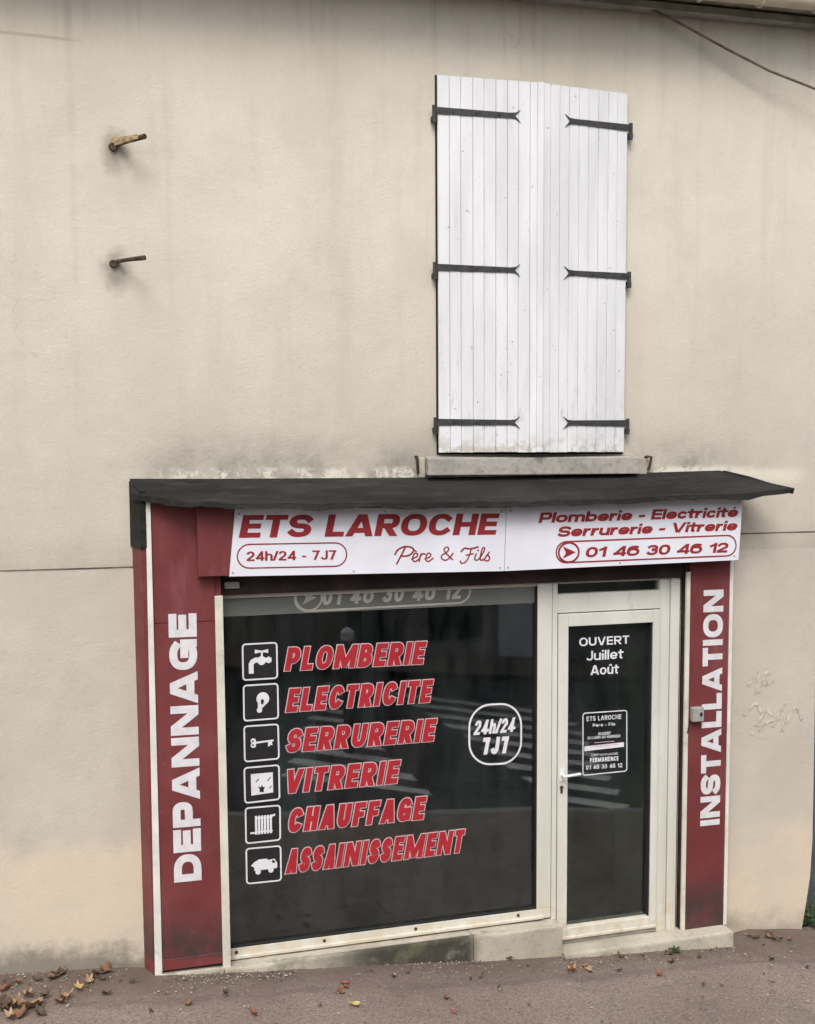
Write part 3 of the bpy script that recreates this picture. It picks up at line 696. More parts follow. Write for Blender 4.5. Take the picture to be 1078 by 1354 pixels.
add('trim_strip', MB().box(.864, .912, PY-.007, PY+.019, -.035, 2.295), M['strip'], PL, bev=.003, label='cream edge strip beside the window')
tx = MB(); yl = PY+.004
text(tx, 'DEPANNAGE', at(266.9, 1163.6, yl), at(259.9, 810.7, yl), at(230.5, 1167.3, yl), s=.285, sp=.085)
add('lettering', tx, M['lettering'], PL)
PR_ = thing('vertical_sign_board', 'narrow dark red board right of the door with white vertical word INSTALLATION', 'sign', (4.23, -.06, 0))
QY = -.08
add('panel', MB().box(4.087, 4.396, QY+.005, -.001, -.222, 2.42), M['red'], PR_)
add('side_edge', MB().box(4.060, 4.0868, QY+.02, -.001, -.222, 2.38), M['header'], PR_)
add('trim_strip', MB().box(4.058, 4.088, QY-.004, QY+.019, -.222, 2.33), M['strip'], PR_, bev=.003)
add('trim_strip', MB().box(4.396, 4.421, QY-.004, -.001, -.222, 2.42), M['trim'], PR_, bev=.002)
tx = MB(); yr = QY+.003
text(tx, 'INSTALLATION', at(951.8, 1090, yr), at(957, 779.4, yr), at(925.9, 1092.7, yr), s=.265, sp=.095)
add('lettering', tx, M['lettering'], PR_)
bell = thing('doorbell', 'small grey doorbell box on the red board right of the door', 'doorbell', (4.15, -.09, 1.33))
add('housing', MB().box(4.102, 4.188, -.125, QY+.004, 1.285, 1.385), M['grey'], bell, bev=.006)
add('button', MB().box(4.155, 4.172, -.131, -.1252, 1.325, 1.350), M['black'], bell, bev=.002)
add('cable_stub', MB().tube([(4.098, -.085, 1.30), (4.092, -.09, 1.27), (4.08, -.085, 1.2)], .004, 6), M['black'], bell)

# ------------------------------------------------------------------ canopy
cv = MB()
back = [(.400, 0, 3.000), (.66, 0, 2.997), (.93, 0, 2.995), (1.9, 0, 2.992), (2.62, 0, 2.992), (3.5, 0, 3.005), (4.335, 0, 3.022), (4.345, -.02, 3.02)]
front = [(.408, -.115, 2.915), (.66, -.27, 2.875), (.925, -.30, 2.856), (1.9, -.305, 2.846), (2.612, -.30, 2.842), (3.5, -.30, 2.855), (4.36, -.30, 2.876), (4.745, -.30, 2.898)]
def fx(i, t, w=0):
    a, b = Vector(back[i]), Vector(front[i]); p = a+(b-a)*t
    return p
NB, NT = [], 8
pts = []
for i in range(len(back)-1):
    for k in range(16):
        u = k/16; col = []
        for j in range(NT+1):
            t = j/NT; p = fx(i, t)*(1-u)+fx(i+1, t)*u
            p.z += (.008*noise.noise(Vector((p.x*2.2, p.y*14, 1)))+.008*noise.noise(Vector((p.x*9, p.y*12, 7))))*min(1, t*3)
            col.append(p)
        pts.append(col)
pts.append([fx(len(back)-1, j/NT) for j in range(NT+1)])
for c_ in pts:
    e = c_[-1]; drop = .034+.018*noise.noise(Vector((e.x*3.1, 0, 5)))+.008*noise.noise(Vector((e.x*14, 0, 2)))
    if e.x > 4.5: drop = .032
    c_.append(Vector((e.x, e.y-.004, e.z-drop))); c_.append(Vector((e.x, e.y+.02, e.z-drop))); c_.append(Vector((c_[0].x, c_[0].y, c_[0].z-.05)))
n = len(pts[0])
for c_ in pts: cv.v += [tuple(p) for p in c_]
for i in range(len(pts)-1):
    for j in range(n-1):
        a = i*n+j; cv.f.append((a, a+1, a+n+1, a+n))
cv.f.append(tuple(range(n))); cv.f.append(tuple(range((len(pts)-1)*n, len(pts)*n)))
cano = add('canopy', cv, M['felt'], B, label='sloping black bitumen felt canopy over the shopfront')
add('felt_edge', MB().tube([(4.36, -.022, 3.016), (4.5, -.13, 2.972), (4.62, -.21, 2.925), (4.75, -.302, 2.885)], [.008, .012, .014, .020], 8), M['felt'], cano, smooth=True)
add('felt_flap', MB().hexa([(.392, -.004, 2.60), (.396, -.004, 2.60), (.452, PY-.002, 2.585), (.446, PY-.004, 2.585)], [(.394, -.004, 2.985), (.40, -.004, 2.985), (.452, PY-.002, 2.93), (.446, PY-.004, 2.93)]).box(.446, .478, PY-.010, PY-.003, 2.60, 2.93), M['felt'], cano)

# ------------------------------------------------------------------ fascia + header
fb = MB().box(.765, 4.372, -.18, -.125, 2.42, 2.835)
add('fascia_box', fb, M['red'], B, bev=.003)
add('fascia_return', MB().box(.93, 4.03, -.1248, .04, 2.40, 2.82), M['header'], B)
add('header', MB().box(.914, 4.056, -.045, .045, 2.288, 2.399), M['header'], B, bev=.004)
add('header_rail', MB().box(.93, 1.02, -.075, -.046, 2.330, 2.372), M['board'], B, bev=.005)

# ------------------------------------------------------------------ shop sign
S = thing('shop_sign', 'long white horizontal sign with red lettering and phone number above window and door', 'sign', (2.7, -.2, 2.6))
SY = -.200
pl = MB().prism_xz([(.944, 2.418), (2.683, 2.393), (2.698, 2.800), (.988, 2.826)], -.196, -.181)
add('sign_panel', pl, M['sign'], S, label='left white panel with the company name')
pr = MB().prism_xz([(2.687, 2.393), (4.392, 2.413), (4.418, 2.862), (2.702, 2.800)], -.196, -.181)
add('sign_panel', pr, M['sign'], S, label='right white panel with trades and phone number')
def T(name, txt, b0, b1, t0, mat, parent, Y, s=.2, sp=.12, grow=0, lift=0, label=None, mb=None):
    q = mb or MB(); text(q, txt, at(*b0, Y), at(*b1, Y), at(*t0, Y), s, sp, grow, lift)
    if mb is None: return add(name, q, mat, parent, label=label)
    return q
SL_ = -.1975
AY = .66
T('lettering', 'ETS LAROCHE', (315.9, 711.1), (655.5, 706.9), (321.8, 681.1), M['signred'], S, SL_, s=.335, sp=.10)
T('lettering', '24h/24 - 7J7', (326.4, 741.8), (445, 739.7), (326.2, 729.2), M['signred'], S, SL_, s=.25, sp=.10)
T('lettering', 'Plomberie - Electricité', (712, 691.7), (974.8, 683.5), (715.5, 677.8), M['signred'], S, SL_, s=.345, sp=.06)
T('lettering', 'Serrurerie - Vitrerie', (736.7, 710), (973.9, 701.2), (740.2, 696.2), M['signred'], S, SL_, s=.345, sp=.06)
T('lettering', '01 46 30 46 12', (773.6, 737.1), (961.5, 730.4), (776.4, 723.4), M['signred'], S, SL_, s=.33, sp=.09)
AY = 1.0
def A(p, Y): return at(p[0], p[1], Y)
add('capsule_outline', ring(MB(), rrect(A((314, 751.5), SL_), A((458.6, 748.5), SL_), A((458.6, 717.5), SL_), A((314, 720), SL_), .5), .008), M['signred'], S)
add('capsule_outline', ring(MB(), rrect(A((735.7, 744.5), SL_), A((973.5, 734.5), SL_), A((973.5, 707.5), SL_), A((735.7, 716.8), SL_), .5), .010), M['signred'], S)
cc = A((752.3, 730.4), SL_)
add('arrow_emblem', ring(MB(), [cc+Vector((.071*math.cos(a*math.pi/12), -.0006, .064*math.sin(a*math.pi/12))) for a in range(24)], .013)
    .poly([cc+Vector((-.042, -.0003, .040)), cc+Vector((-.020, -.0003, 0)), cc+Vector((.048, -.0003, 0))]).poly([cc+Vector((-.042, -.0003, -.040)), cc+Vector((.048, -.0003, 0)), cc+Vector((-.020, -.0003, 0))]), M['signred'], S)
# handwritten words, drawn as pen strokes
def smooth_path(p, n=5):
    out = []
    for i in range(len(p)-1):
        a = p[max(i-1, 0)]; b = p[i]; c = p[i+1]; d = p[min(i+2, len(p)-1)]
        for k in range(n):
            t = k/n
            out.append(tuple(.5*((2*b[j])+(-a[j]+c[j])*t+(2*a[j]-5*b[j]+4*c[j]-d[j])*t*t+(-a[j]+3*b[j]-3*c[j]+d[j])*t**3) for j in (0, 1)))
    out.append(p[-1]); return out
SCR = [[(668,184),(655,210),(638,242)], [(632,206),(642,190),(668,178),(695,182),(700,196),(680,212),(656,213)],
       [(694,224),(712,216),(716,206),(706,203),(698,216),(699,230),(709,233),(724,222)], [(698,186),(710,196)],
       [(729,205),(722,232)], [(725,214),(737,204),(744,207)], [(744,224),(762,216),(765,206),(755,203),(748,216),(748,230),(758,233),(773,222)],
       [(846,226),(826,206),(815,190),(822,180),(832,183),(828,196),(808,210),(806,222),(820,229),(836,220),(848,204)],
       [(880,196),(892,184),(915,186),(942,179)], [(918,186),(908,216),(895,236),(880,240),(876,232)], [(898,210),(924,205)],
       [(936,205),(930,224),(938,229),(948,222)], [(942,191),(944,193)], [(948,222),(962,200),(968,184),(960,184),(953,205),(951,226),(960,228),(970,220)],
       [(966,224),(984,200),(979,208),(986,220),(980,231),(966,228)]]
mb = MB()
def px1(p): return A((300+p[0]/2.837, 660+p[1]/2.837), SL_)
for k, stroke in enumerate(SCR):
    q = smooth_path([(a, -b) for a, b in stroke])
    for poly in sweep([(a/40, b/40) for a, b in q], .17 if k != 0 and k != 1 and k != 8 else .20, 3 if False else 0, -.022):
        mb.poly([px1((p.x*40, -p.y*40))+Vector((0, -.0002*(k % 3), 0)) for p in poly])
add('script_lettering', mb, M['signred'], S)
for (x, z) in ((1.01, 2.79), (.965, 2.44), (1.7, 2.425), (2.665, 2.775), (2.655, 2.415), (2.73, 2.78), (2.71, 2.415), (4.36, 2.44), (4.385, 2.81), (1.9, 2.79), (3.5, 2.42)):
    add('screw', MB().tube([(x, -.1962, z), (x, -.1995, z)], .006, 8), M['grey'], S)

# ------------------------------------------------------------------ shop window (frame, glass, stickers)
FY0, FY1 = -.02, .05; GY = .02
SW = add('shop_window', MB().box(.90, 3.088, FY0, FY1, -.022, .048).box(.90, .925, FY0, FY1, .048, 2.287).box(2.985, 3.088, FY0, FY1, .048, 2.287).box(.925, 2.985, FY0+.02, FY1, 2.262, 2.287), M['frame'], B, bev=.003, label='large fixed shop window in a cream frame with red trade names')
add('sill_lip', MB().box(.905, 3.03, FY0-.022, FY0-.001, -.018, .004), M['frame'], SW, bev=.004)
add('seal', MB().box(.925, 2.985, FY0+.004, GY+.008, .048, .055).box(2.978, 2.985, FY0+.004, GY+.008, .055, 2.262), M['black'], SW)
add('pane', MB().box(.925, 2.985, GY, GY+.006, .049, 2.262), M['glass'], SW)
for x in (.96, 1.52, 2.13, 2.85):
    add('screw', MB().tube([(x, FY0-.0005, .022), (x, FY0-.004, .022)], .011, 8), M['rust'], SW)
VY = GY-.003
def word(txt, b0, b1, t0, label):
    o = MB(); text(o, txt, at(*b0, VY), at(*b1, VY), at(*t0, VY), .225, .145, .048, 0.0)
    w_ = add('lettering', o, M['vinylpink'], SW, label='pale outline of the window lettering')
    f_ = MB(); text(f_, txt, at(*b0, VY), at(*b1, VY), at(*t0, VY), .225, .145, .006, .0022)
    add('lettering', f_, M['vinylred'], SW, label=label)
word('PLOMBERIE', (376.5, 886.8), (558.8, 877.6), (382, 856.3), 'red word PLOMBERIE on the glass')
word('ELECTRICITE', (378.1, 941.4), (568, 928), (383.4, 910.9), 'red word ELECTRICITE on the glass')
word('SERRURERIE', (378.1, 995), (572.8, 979.5), (383.4, 964.5), 'red word SERRURERIE on the glass')
word('VITRERIE', (376, 1049.2), (524.6, 1035.3), (381.4, 1018), 'red word VITRERIE on the glass')
word('CHAUFFAGE', (380.3, 1100.7), (559.3, 1083), (385.5, 1069.5), 'red word CHAUFFAGE on the glass')
word('ASSAINISSEMENT', (378.1, 1155), (610, 1126.6), (383.4, 1123.4), 'red word ASSAINISSEMENT on the glass')
# 24h badge
mb = ring(MB(), rrect(A((620.7, 1011.5), VY), A((689.3, 1009), VY), A((689.3, 929.5), VY), A((620.7, 933), VY), .40, 8), .013)
add('badge_outline', mb, M['vinylwhite'], SW)
mb = T('', '24h/24', (626, 972.3), (680, 967.5), (629.3, 953), None, None, VY, s=.19, sp=.07, mb=MB())
T('', '7J7', (636.5, 998.2), (670.5, 995.9), (639.5, 975.5), None, None, VY, s=.25, sp=.12, mb=mb)
add('lettering', mb, M['vinylwhite'], SW, label='white opening badge text on the glass')
# upper translucent band with faded number
def mat_band():
    n = N('frosted_band'); n.b.inputs['Alpha'].default_value = .55; return n.fin((.30, .31, .28), .6, None, .3)
M['band'] = mat_band()
bp = [A((283, 815.5), VY+.002), A((660, 798.5), VY+.002), A((707, 796.5), VY+.002)]
bz = [(.926, 2.152), (2.984, 2.152)]
add('frosted_band', MB().poly([(.926, VY+.0012, 2.148), (2.976, VY+.0012, 2.150), (2.976, VY+.0012, 2.262), (.926, VY+.0012, 2.262)]), M['band'], SW)
mb = MB(); T('', '01 46 30 46 12', (425, 800.3), (609, 791.8), (429, 776.5), None, None, VY, s=.20, sp=.13, mb=mb)
add('lettering', mb, M['faded'], SW, label='faded pale phone number high on the glass')
mb = ring(MB(), rrect(A((390, 809), VY), A((622, 796.5), VY), A((622, 765), VY), A((390, 774), VY), .5, 7), .012)
c2 = A((408.5, 790.5), VY); ring(mb, [c2+Vector((.082*math.cos(a*math.pi/12), -.0006, .080*math.sin(a*math.pi/12))) for a in range(24)], .012)
mb.poly([c2+Vector((-.040, -.0003, .040)), c2+Vector((-.018, -.0003, 0)), c2+Vector((.05, -.0003, 0))]).poly([c2+Vector((-.040, -.0003, -.040)), c2+Vector((.05, -.0003, 0)), c2+Vector((-.018, -.0003, 0))])
add('capsule_outline', mb, M['faded'], SW)

# pictograms
ICON = [((319.4,850.7),(367.5,848.2),(368.3,898),(320.3,900.9)), ((320.7,905.2),(368.7,902.4),(369.6,951),(321.5,954.8)),
        ((321.5,959.2),(369.2,956),(370.5,1004.4),(322.5,1008.8)), ((321.6,1014.2),(370.4,1010),(371.3,1058),(322.9,1063.5)),
        ((323.3,1067.4),(371.7,1063.3),(372.2,1111.7),(324.2,1116.9)), ((324.2,1121.1),(372.6,1116.9),(373.3,1165.3),(325.2,1170.2))]
def disc(c, r, n=20, ry=None): return [(c[0]+r*math.cos(2*math.pi*i/n), c[1]+(ry or r)*math.sin(2*math.pi*i/n)) for i in range(n)]
def band(pts, w, z=0):   # stroke in icon space -> white polys
    return [('w', p, z) for p in [[(v.x, v.y) for v in q] for q in sweep(pts, w, 0, 0)]]
def icon_shapes(i):
    o = []
    if i == 0:      # tap
        o += band([(.22, .22), (.22, .42), (.26, .50), (.36, .545), (.50, .545)], .15, 0)
        o += [('w', disc((.55, .52), .135), 1), ('w', [(.64, .46), (.86, .46), (.86, .60), (.64, .60)], 2), ('w', [(.74, .43), (.80, .43), (.80, .63), (.74, .63)], 3)]
        o += [('w', [(.53, .62), (.59, .62), (.59, .80), (.53, .80)], 4), ('w', [(.34, .74), (.56, .78), (.56, .82), (.34, .86)], 5), ('w', [(.56, .78), (.76, .74), (.76, .86), (.56, .82)], 6)]
    if i == 1:      # bulb
        o += [('w', disc((.56, .60), .20), 0), ('w', [(.40, .50), (.40, .30), (.52, .30), (.66, .43)], 1), ('w', disc((.45, .26), .085), 2), ('b', [(.50, .45), (.55, .42), (.60, .52), (.56, .60), (.50, .56)], 4)]
    if i == 2:      # key
        o += [('w', disc((.24, .58), .085, ry=.075), 0), ('w', disc((.24, .44), .085, ry=.075), 1), ('w', [(.18, .44), (.32, .44), (.32, .58), (.18, .58)], 2), ('b', disc((.225, .57), .03), 4), ('b', disc((.225, .45), .03), 4)]
        o += [('w', [(.30, .485), (.88, .52), (.88, .575), (.30, .545)], 3), ('w', [(.70, .37), (.76, .38), (.76, .53), (.70, .53)], 5), ('w', [(.76, .42), (.84, .40), (.82, .54), (.76, .53)], 6)]
    if i == 3:      # broken pane
        o += [('w', [(.16, .17), (.84, .20), (.84, .83), (.16, .83)], 0)]
        o += [('b', [(.42, .26), (.54, .24), (.56, .36), (.60, .40), (.52, .40), (.50, .48), (.46, .40), (.36, .44), (.42, .36)], 2)]
        o += [('g', [(.30, .58), (.32, .56), (.42, .66), (.40, .68)], 2), ('g', [(.66, .58), (.68, .56), (.78, .68), (.76, .70)], 2), ('g', [(.70, .34), (.72, .32), (.80, .40), (.78, .42)], 2)]
    if i == 4:      # radiator
        for k in range(6): o.append(('w', [(.25+k*.092, .20), (.25+k*.092+.068, .205), (.25+k*.092+.068, .775), (.25+k*.092, .77)], 0))
        o += [('w', [(.26, .26), (.80, .26), (.80, .30), (.26, .30)], 1), ('w', [(.26, .68), (.80, .68), (.80, .72), (.26, .72)], 1), ('w', [(.10, .235), (.26, .235), (.26, .29), (.10, .29)], 2), ('w', [(.78, .72), (.88, .72), (.88, .80), (.78, .77)], 3)]
    if i == 5:      # tanker lorry
        o += [('w', [(.10, .50), (.20, .44), (.26, .40), (.66, .40), (.66, .62), (.60, .68), (.36, .68), (.28, .62)], 0), ('w', [(.10, .50), (.28, .62), (.36, .68), (.20, .60)], 1)]
        o += [('w', [(.66, .36), (.92, .38), (.92, .52), (.84, .66), (.66, .64)], 1), ('b', [(.76, .54), (.87, .54), (.82, .62), (.76, .62)], 5), ('w', [(.20, .34), (.90, .36), (.90, .42), (.20, .44)], 2)]
        o += [('w', disc((.32, .30), .085), 3), ('w', disc((.72, .32), .085), 4)]
    return o
names = ['tap', 'light bulb', 'key', 'broken pane', 'radiator', 'tanker lorry']
for i, (tl_, tr_, br_, bl_) in enumerate(ICON):
    c00, c10, c11, c01 = A(bl_, VY), A(br_, VY), A(tr_, VY), A(tl_, VY)
    def U(u, v, lift=0): return (c00*(1-u)+c10*u)*(1-v)+(c01*(1-u)+c11*u)*v+Vector((0, -lift, 0))
    icn = add('pictogram', MB().poly([p+Vector((0, .0006, 0)) for p in rrect(U(.02, .02), U(.98, .02), U(.98, .98), U(.02, .98), .1)]), M['black'], SW, label='square window sticker with a white %s' % names[i])
    w_ = MB(); b_ = MB()
    ring(w_, rrect(U(.03, .03), U(.97, .03), U(.97, .97), U(.03, .97), .09), .010)
    for kd, poly, lv in icon_shapes(i):
        (w_ if kd == 'w' else b_).poly([U(x*.88+.06, y*.88+.06, .0004+lv*.0003) for x, y in poly])
    me = w_.mesh('pictogram', M['vinylwhite'], 0, False, wpos(icn)); 
    # white print joined to the dark square as a second material
    bm = bmesh.new(); bm.from_mesh(icn.data)
    nf0 = len(bm.faces); bm.from_mesh(me); bm.faces.ensure_lookup_table()
    for f in bm.faces[nf0:]: f.material_index = 1
    if b_.f:
        nf1 = len(bm.faces); me2 = b_.mesh('pictogram', M['black'], 0, False, wpos(icn)); bm.from_mesh(me2); bm.faces.ensure_lookup_table()
        for f in bm.faces[nf1:]: f.material_index = 0
    bm.to_mesh(icn.data); bm.free(); icn.data.materials.append(M['vinylwhite'])

# ------------------------------------------------------------------ door
D = add('shop_door', MB().box(3.092, 3.128, FY0, FY1, -.21, 2.287).box(3.888, 3.945, FY0, FY1, -.235, 2.287).box(3.128, 3.888, FY0, FY1, 2.078, 2.205).box(3.128, 3.888, FY0+.02, FY1, 2.272, 2.287)
        .box(3.948, 3.968, FY0+.012, FY1, -.235, 2.287).box(3.971, 4.040, FY0-.004, FY1, -.235, 2.287), M['frame'], B, bev=.003, label='narrow glazed shop door in a cream frame with opening months in white')
add('gap_post', MB().box(4.0405, 4.057, FY0+.02, FY1, -.235, 2.287), M['black'], D)
add('transom_pane', MB().box(3.128, 3.888, GY, GY+.006, 2.206, 2.272), M['doorglass'], D)
lf = MB().box(3.131, 3.203, FY0-.014, FY1-.01, -.188, 2.072).box(3.832, 3.884, FY0-.014, FY1-.01, -.188, 2.072).box(3.203, 3.832, FY0-.014, FY1-.01, 1.985, 2.072).box(3.203, 3.832, FY0-.014, FY1-.01, -.188, -.108)
add('door_leaf', lf, M['frame'], D, bev=.004)
add('seal', MB().box(3.203, 3.2075, -.02, GY+.006, -.1, 1.98).box(3.820, 3.8315, -.02, GY+.006, -.1, 1.98).box(3.1285, 3.1305, -.018, .03, -.188, 2.075).box(3.8845, 3.8875, -.018, .03, -.188, 2.075).box(3.13, 3.886, -.016, .03, 2.0725, 2.0775), M['black'], D)
add('drip_bar', MB().box(3.14, 3.88, FY0-.03, FY0-.0145, -.186, -.166), M['frame'], D, bev=.003)
add('door_sill', MB().box(3.128, 3.888, FY0-.01, FY1, -.218, -.192), M['board'], D, bev=.002)
add('pane', MB().box(3.203, 3.832, GY, GY+.006, -.107, 1.984), M['doorglass'], D)
hd = MB().tube([(3.158, -.034, .975), (3.158, -.082, .975), (3.175, -.090, .976), (3.275, -.088, .982)], .0095, 8)
hd.box(3.142, 3.174, -.040, -.0345, .93, 1.02)
add('handle', hd, M['chrome'], D, bev=.0)
add('keyhole', MB().tube([(3.157, -.0345, .885), (3.157, -.040, .885)], .014, 10).box(3.149, 3.165, -.0385, -.0345, .845, .885), M['rust'], D)
mb = MB(); DV = GY-.003; AY = .78
T('', 'OUVERT', (766.2, 854.6), (832.2, 851), (766, 843.5), None, None, DV, s=.22, sp=.14, mb=mb)
T('', 'Juillet', (775.4, 873.7), (824.2, 870.5), (775.6, 861), None, None, DV, s=.20, sp=.11, mb=mb)
T('', 'Août', (781.1, 892.7), (818, 890.5), (781.3, 880), None, None, DV, s=.20, sp=.10, mb=mb)
add('lettering', mb, M['vinylwhite'], D, label='white opening months on the door glass')
AY = 1.0
def zc_(x, y): return (740+x/5.642, 820+y/5.642)
mb = ring(MB(), rrect(A(zc_(175, 1158), DV), A(zc_(502, 1125), DV), A(zc_(502, 673), DV), A(zc_(175, 695), DV), .05, 3), .0075)
def cardline(txt, x0, x1, yb, h, s=.17, slope=-.07, sp=.14):
    T('', txt, zc_(x0, yb), zc_(x1, yb+slope*(x1-x0)), zc_(x0, yb-h), None, None, DV, s=s, sp=sp, mb=mb)
cardline('ETS LAROCHE', 202, 462, 754, 34); cardline('Pere - Fils', 248, 415, 797, 24)
cardline('OUVERT', 288, 382, 860, 22); cardline('DU LUNDI AU VENDREDI', 210, 452, 890, 20, .16)
cardline('DEPANNAGE', 238, 435, 1016, 16, .16); cardline('PERMANENCE', 228, 440, 1062, 34, .2); cardline('01 46 30 46 12', 198, 468, 1116, 32, .17)
mb.poly([A(zc_(185, 978), DV), A(zc_(480, 945), DV), A(zc_(480, 910), DV), A(zc_(185, 942), DV)])
add('notice_card', mb, M['vinylwhite'], D, label='small framed notice printed in white on the door glass')
add('notice_print', MB().poly([A(zc_(225, 950), DV-.0005), A(zc_(440, 928), DV-.0005), A(zc_(440, 922), DV-.0005), A(zc_(225, 944), DV-.0005)]).poly([A(zc_(260, 918), DV), A(zc_(410, 905), DV), A(zc_(410, 900), DV), A(zc_(260, 913), DV)]), M['vinylpink'], D)

# ------------------------------------------------------------------ plinth and step
def rough_block(name, x0, x1, y0, y1, zt0, zt1, zb, mat, label, amp=.006, seed=0):
    nx = max(3, int((x1-x0)/.07)); ny = 4; mbk = MB()
    def top(x, y): return zt0+(zt1-zt0)*(x-x0)/(x1-x0)+amp*noise.noise(Vector((x*5, y*9, seed)))
    prof = []
    for i in range(nx+1):
        x = x0+(x1-x0)*i/nx; col = []
        for j in range(ny+1):
            y = y1+(y0+.012-y1)*j/ny; col.append((x, y, top(x, y)))
        yy = y0+amp*1.3*noise.noise(Vector((x*6, 1, seed+4)))
        col.append((x, yy+.003, top(x, y0)-.006)); col.append((x, yy, top(x, y0)-.018))
        for k in (.35, .7, 1.0):
            zt = top(x, y0)-.018; z = zt+(zb-zt)*k; col.append((x, yy-.004*k+amp*noise.noise(Vector((x*7, z*9, seed+9))), z))
        prof.append(col)
    n = len(prof[0])
    for c_ in prof: mbk.v += c_
    for i in range(nx):
        for j in range(n-1): a = i*n+j; mbk.f.append((a, a+1, a+n+1, a+n))
    b0 = len(mbk.v); mbk.v += [(x0, y1, zb), (x1, y1, zb)]
    mbk.f.append(tuple(range(n))+(b0,)); mbk.f.append(tuple(range(nx*n, nx*n+n))+(b0+1,))
    return add(name, mbk, mat, B, label=label)
rough_block('window_plinth', .872, 2.484, -.150, .055, -.026, -.030, -.40, M['concrete'], 'low concrete plinth under the shop window, mossy at its right end', seed=1)
rough_block('window_plinth', 2.488, 3.118, -.156, .055, -.028, -.034, -.50, M['concrete'], 'paler concrete block at the right end of the window plinth', seed=5)
rough_block('door_step', 3.122, 4.405, -.205, .055, -.221, -.226, -.60, M['concrete'], 'worn concrete doorstep', .007, seed=8)
rough_block('pier_foot', .47, .868, -.135, -.01, -.012, -.018, -.2, M['concrete'], None, .006, seed=12)

# ------------------------------------------------------------------ iron pins, hooks, cable
pin = thing('iron_pin', 'upper of two iron pins, yellowish bracket sticking out of the wall upper left', 'wall pin', (.363, 0, 4.93), 'iron pins left in the wall')
add('bracket', MB().hexa([(.345, .01, 4.905), (.345, .01, 4.955), (.375, .01, 4.955), (.375, .01, 4.905)], [(.478, -.17, 4.922), (.478, -.17, 4.948), (.492, -.17, 4.948), (.492, -.17, 4.922)]), M['brass'], pin, bev=.003)
add('rod', MB().tube([(.37, 0, 4.915), (.45, -.10, 4.925), (.528, -.18, 4.938)], [.012, .012, .016], 8), M['rust'], pin)
add('wall_socket', MB().tube([(.36, .01, 4.905), (.362, -.02, 4.905)], [.028, .022], 10), M['rust'], pin)
pin2 = thing('iron_pin', 'lower of two iron pins, plain dark rod sticking out of the wall', 'wall pin', (.343, 0, 4.26), 'iron pins left in the wall')
add('rod', MB().tube([(.345, .01, 4.255), (.42, -.09, 4.260), (.508, -.17, 4.264)], [.012, .012, .015], 8), M['rust'], pin2)
add('wall_socket', MB().tube([(.342, .01, 4.245), (.344, -.02, 4.245)], [.026, .020], 10), M['rust'], pin2)
tag(add('iron_hook', MB().tube([(2.155, .01, 3.125), (2.155, -.03, 3.125), (2.158, -.035, 3.08), (2.165, -.02, 3.02)], .009, 6), M['rust']), 'rusty iron hook at the left end of the window sill', 'hook', 'iron hooks beside the sill')
tag(add('iron_hook', MB().tube([(3.765, .01, 3.11), (3.775, -.03, 3.12), (3.80, -.035, 3.118), (3.795, -.03, 3.07), (3.785, -.02, 3.03)], .009, 6), M['rust']), 'rusty iron hook at the right end of the window sill', 'hook', 'iron hooks beside the sill')
pc = [(3.70, -.06, 6.03), (3.86, -.10, 5.965), (4.28, -.10, 5.812), (4.60, -.11, 5.700), (4.97, -.13, 5.603), (5.6, -.2, 5.47), (7.5, -.5, 5.2)]
tag(add('cable', MB().tube(pc, .0085, 6), M['cable'], smooth=True), 'thin dark cable running from the eave down to the right edge', 'cable')

# ------------------------------------------------------------------ right of the building: gate and plants
gt_ = thing('metal_gate', 'dark metal gate just past the right corner of the building', 'gate', (6.0, .6, -.5))
for k in range(12):
    x = 5.17+k*.16; add('bar', MB().box(x, x+.145, .60, .62, -.5-.05*k*.1, 1.35), mat_plain('gate_paint', (.10, .11, .12), .6) if k == 0 else bpy.data.materials['gate_paint'], gt_, bev=.003)
add('rail', MB().box(5.17, 7.1, .622, .66, -.3, -.24).box(5.17, 7.1, .622, .66, 1.1, 1.16), bpy.data.materials['gate_paint'], gt_)
def leaf_mesh(mb, p, d, up, L, w, curl=.2):
    d = d.normalized(); s_ = d.cross(up).normalized()
    a = p; m1 = p+d*L*.35+up*L*curl*.4; t = p+d*L+up*L*curl*(-.2)
    mb.poly([a, m1+s_*w, t]); mb.poly([a, t, m1-s_*w])
def weed(x, y, z, n, r, h, label, group='weeds by the wall'):
    o = thing('weed', label, 'weed', (x, y, z), group)
    mb = MB(); st = MB()
    for i in range(n):
        a = rnd.uniform(0, 6.28); q = Vector((x+rnd.gauss(0, r*.35), y+rnd.gauss(0, r*.3)-.01, z+abs(rnd.gauss(0, h*.4))))
        dd = Vector((math.cos(a), math.sin(a), rnd.uniform(-.1, .9)))
        leaf_mesh(mb, q, dd, Vector((0, 0, 1)), rnd.uniform(.02, .05), rnd.uniform(.006, .014))
    for i in range(6): st.tube([(x+rnd.uniform(-r, r)*.5, y, z-.02), (x+rnd.uniform(-r, r)*.6, y-.01, z+h*.8)], .002, 4)
    f = add('foliage', mb, GREEN, o); add('stem', st, M['bark'], o)
weed(5.19, .06, gz(5.2)+.0, 420, .10, .16, 'bushy green weed at the right corner of the building')
weed(5.32, .20, gz(5.3)+.0, 420, .16, .22, 'green plants in front of the gate, cut by the right edge')
weed(3.93, -.222, gz(3.93)+.0, 60, .03, .03, 'small tuft of moss at the foot of the doorstep')

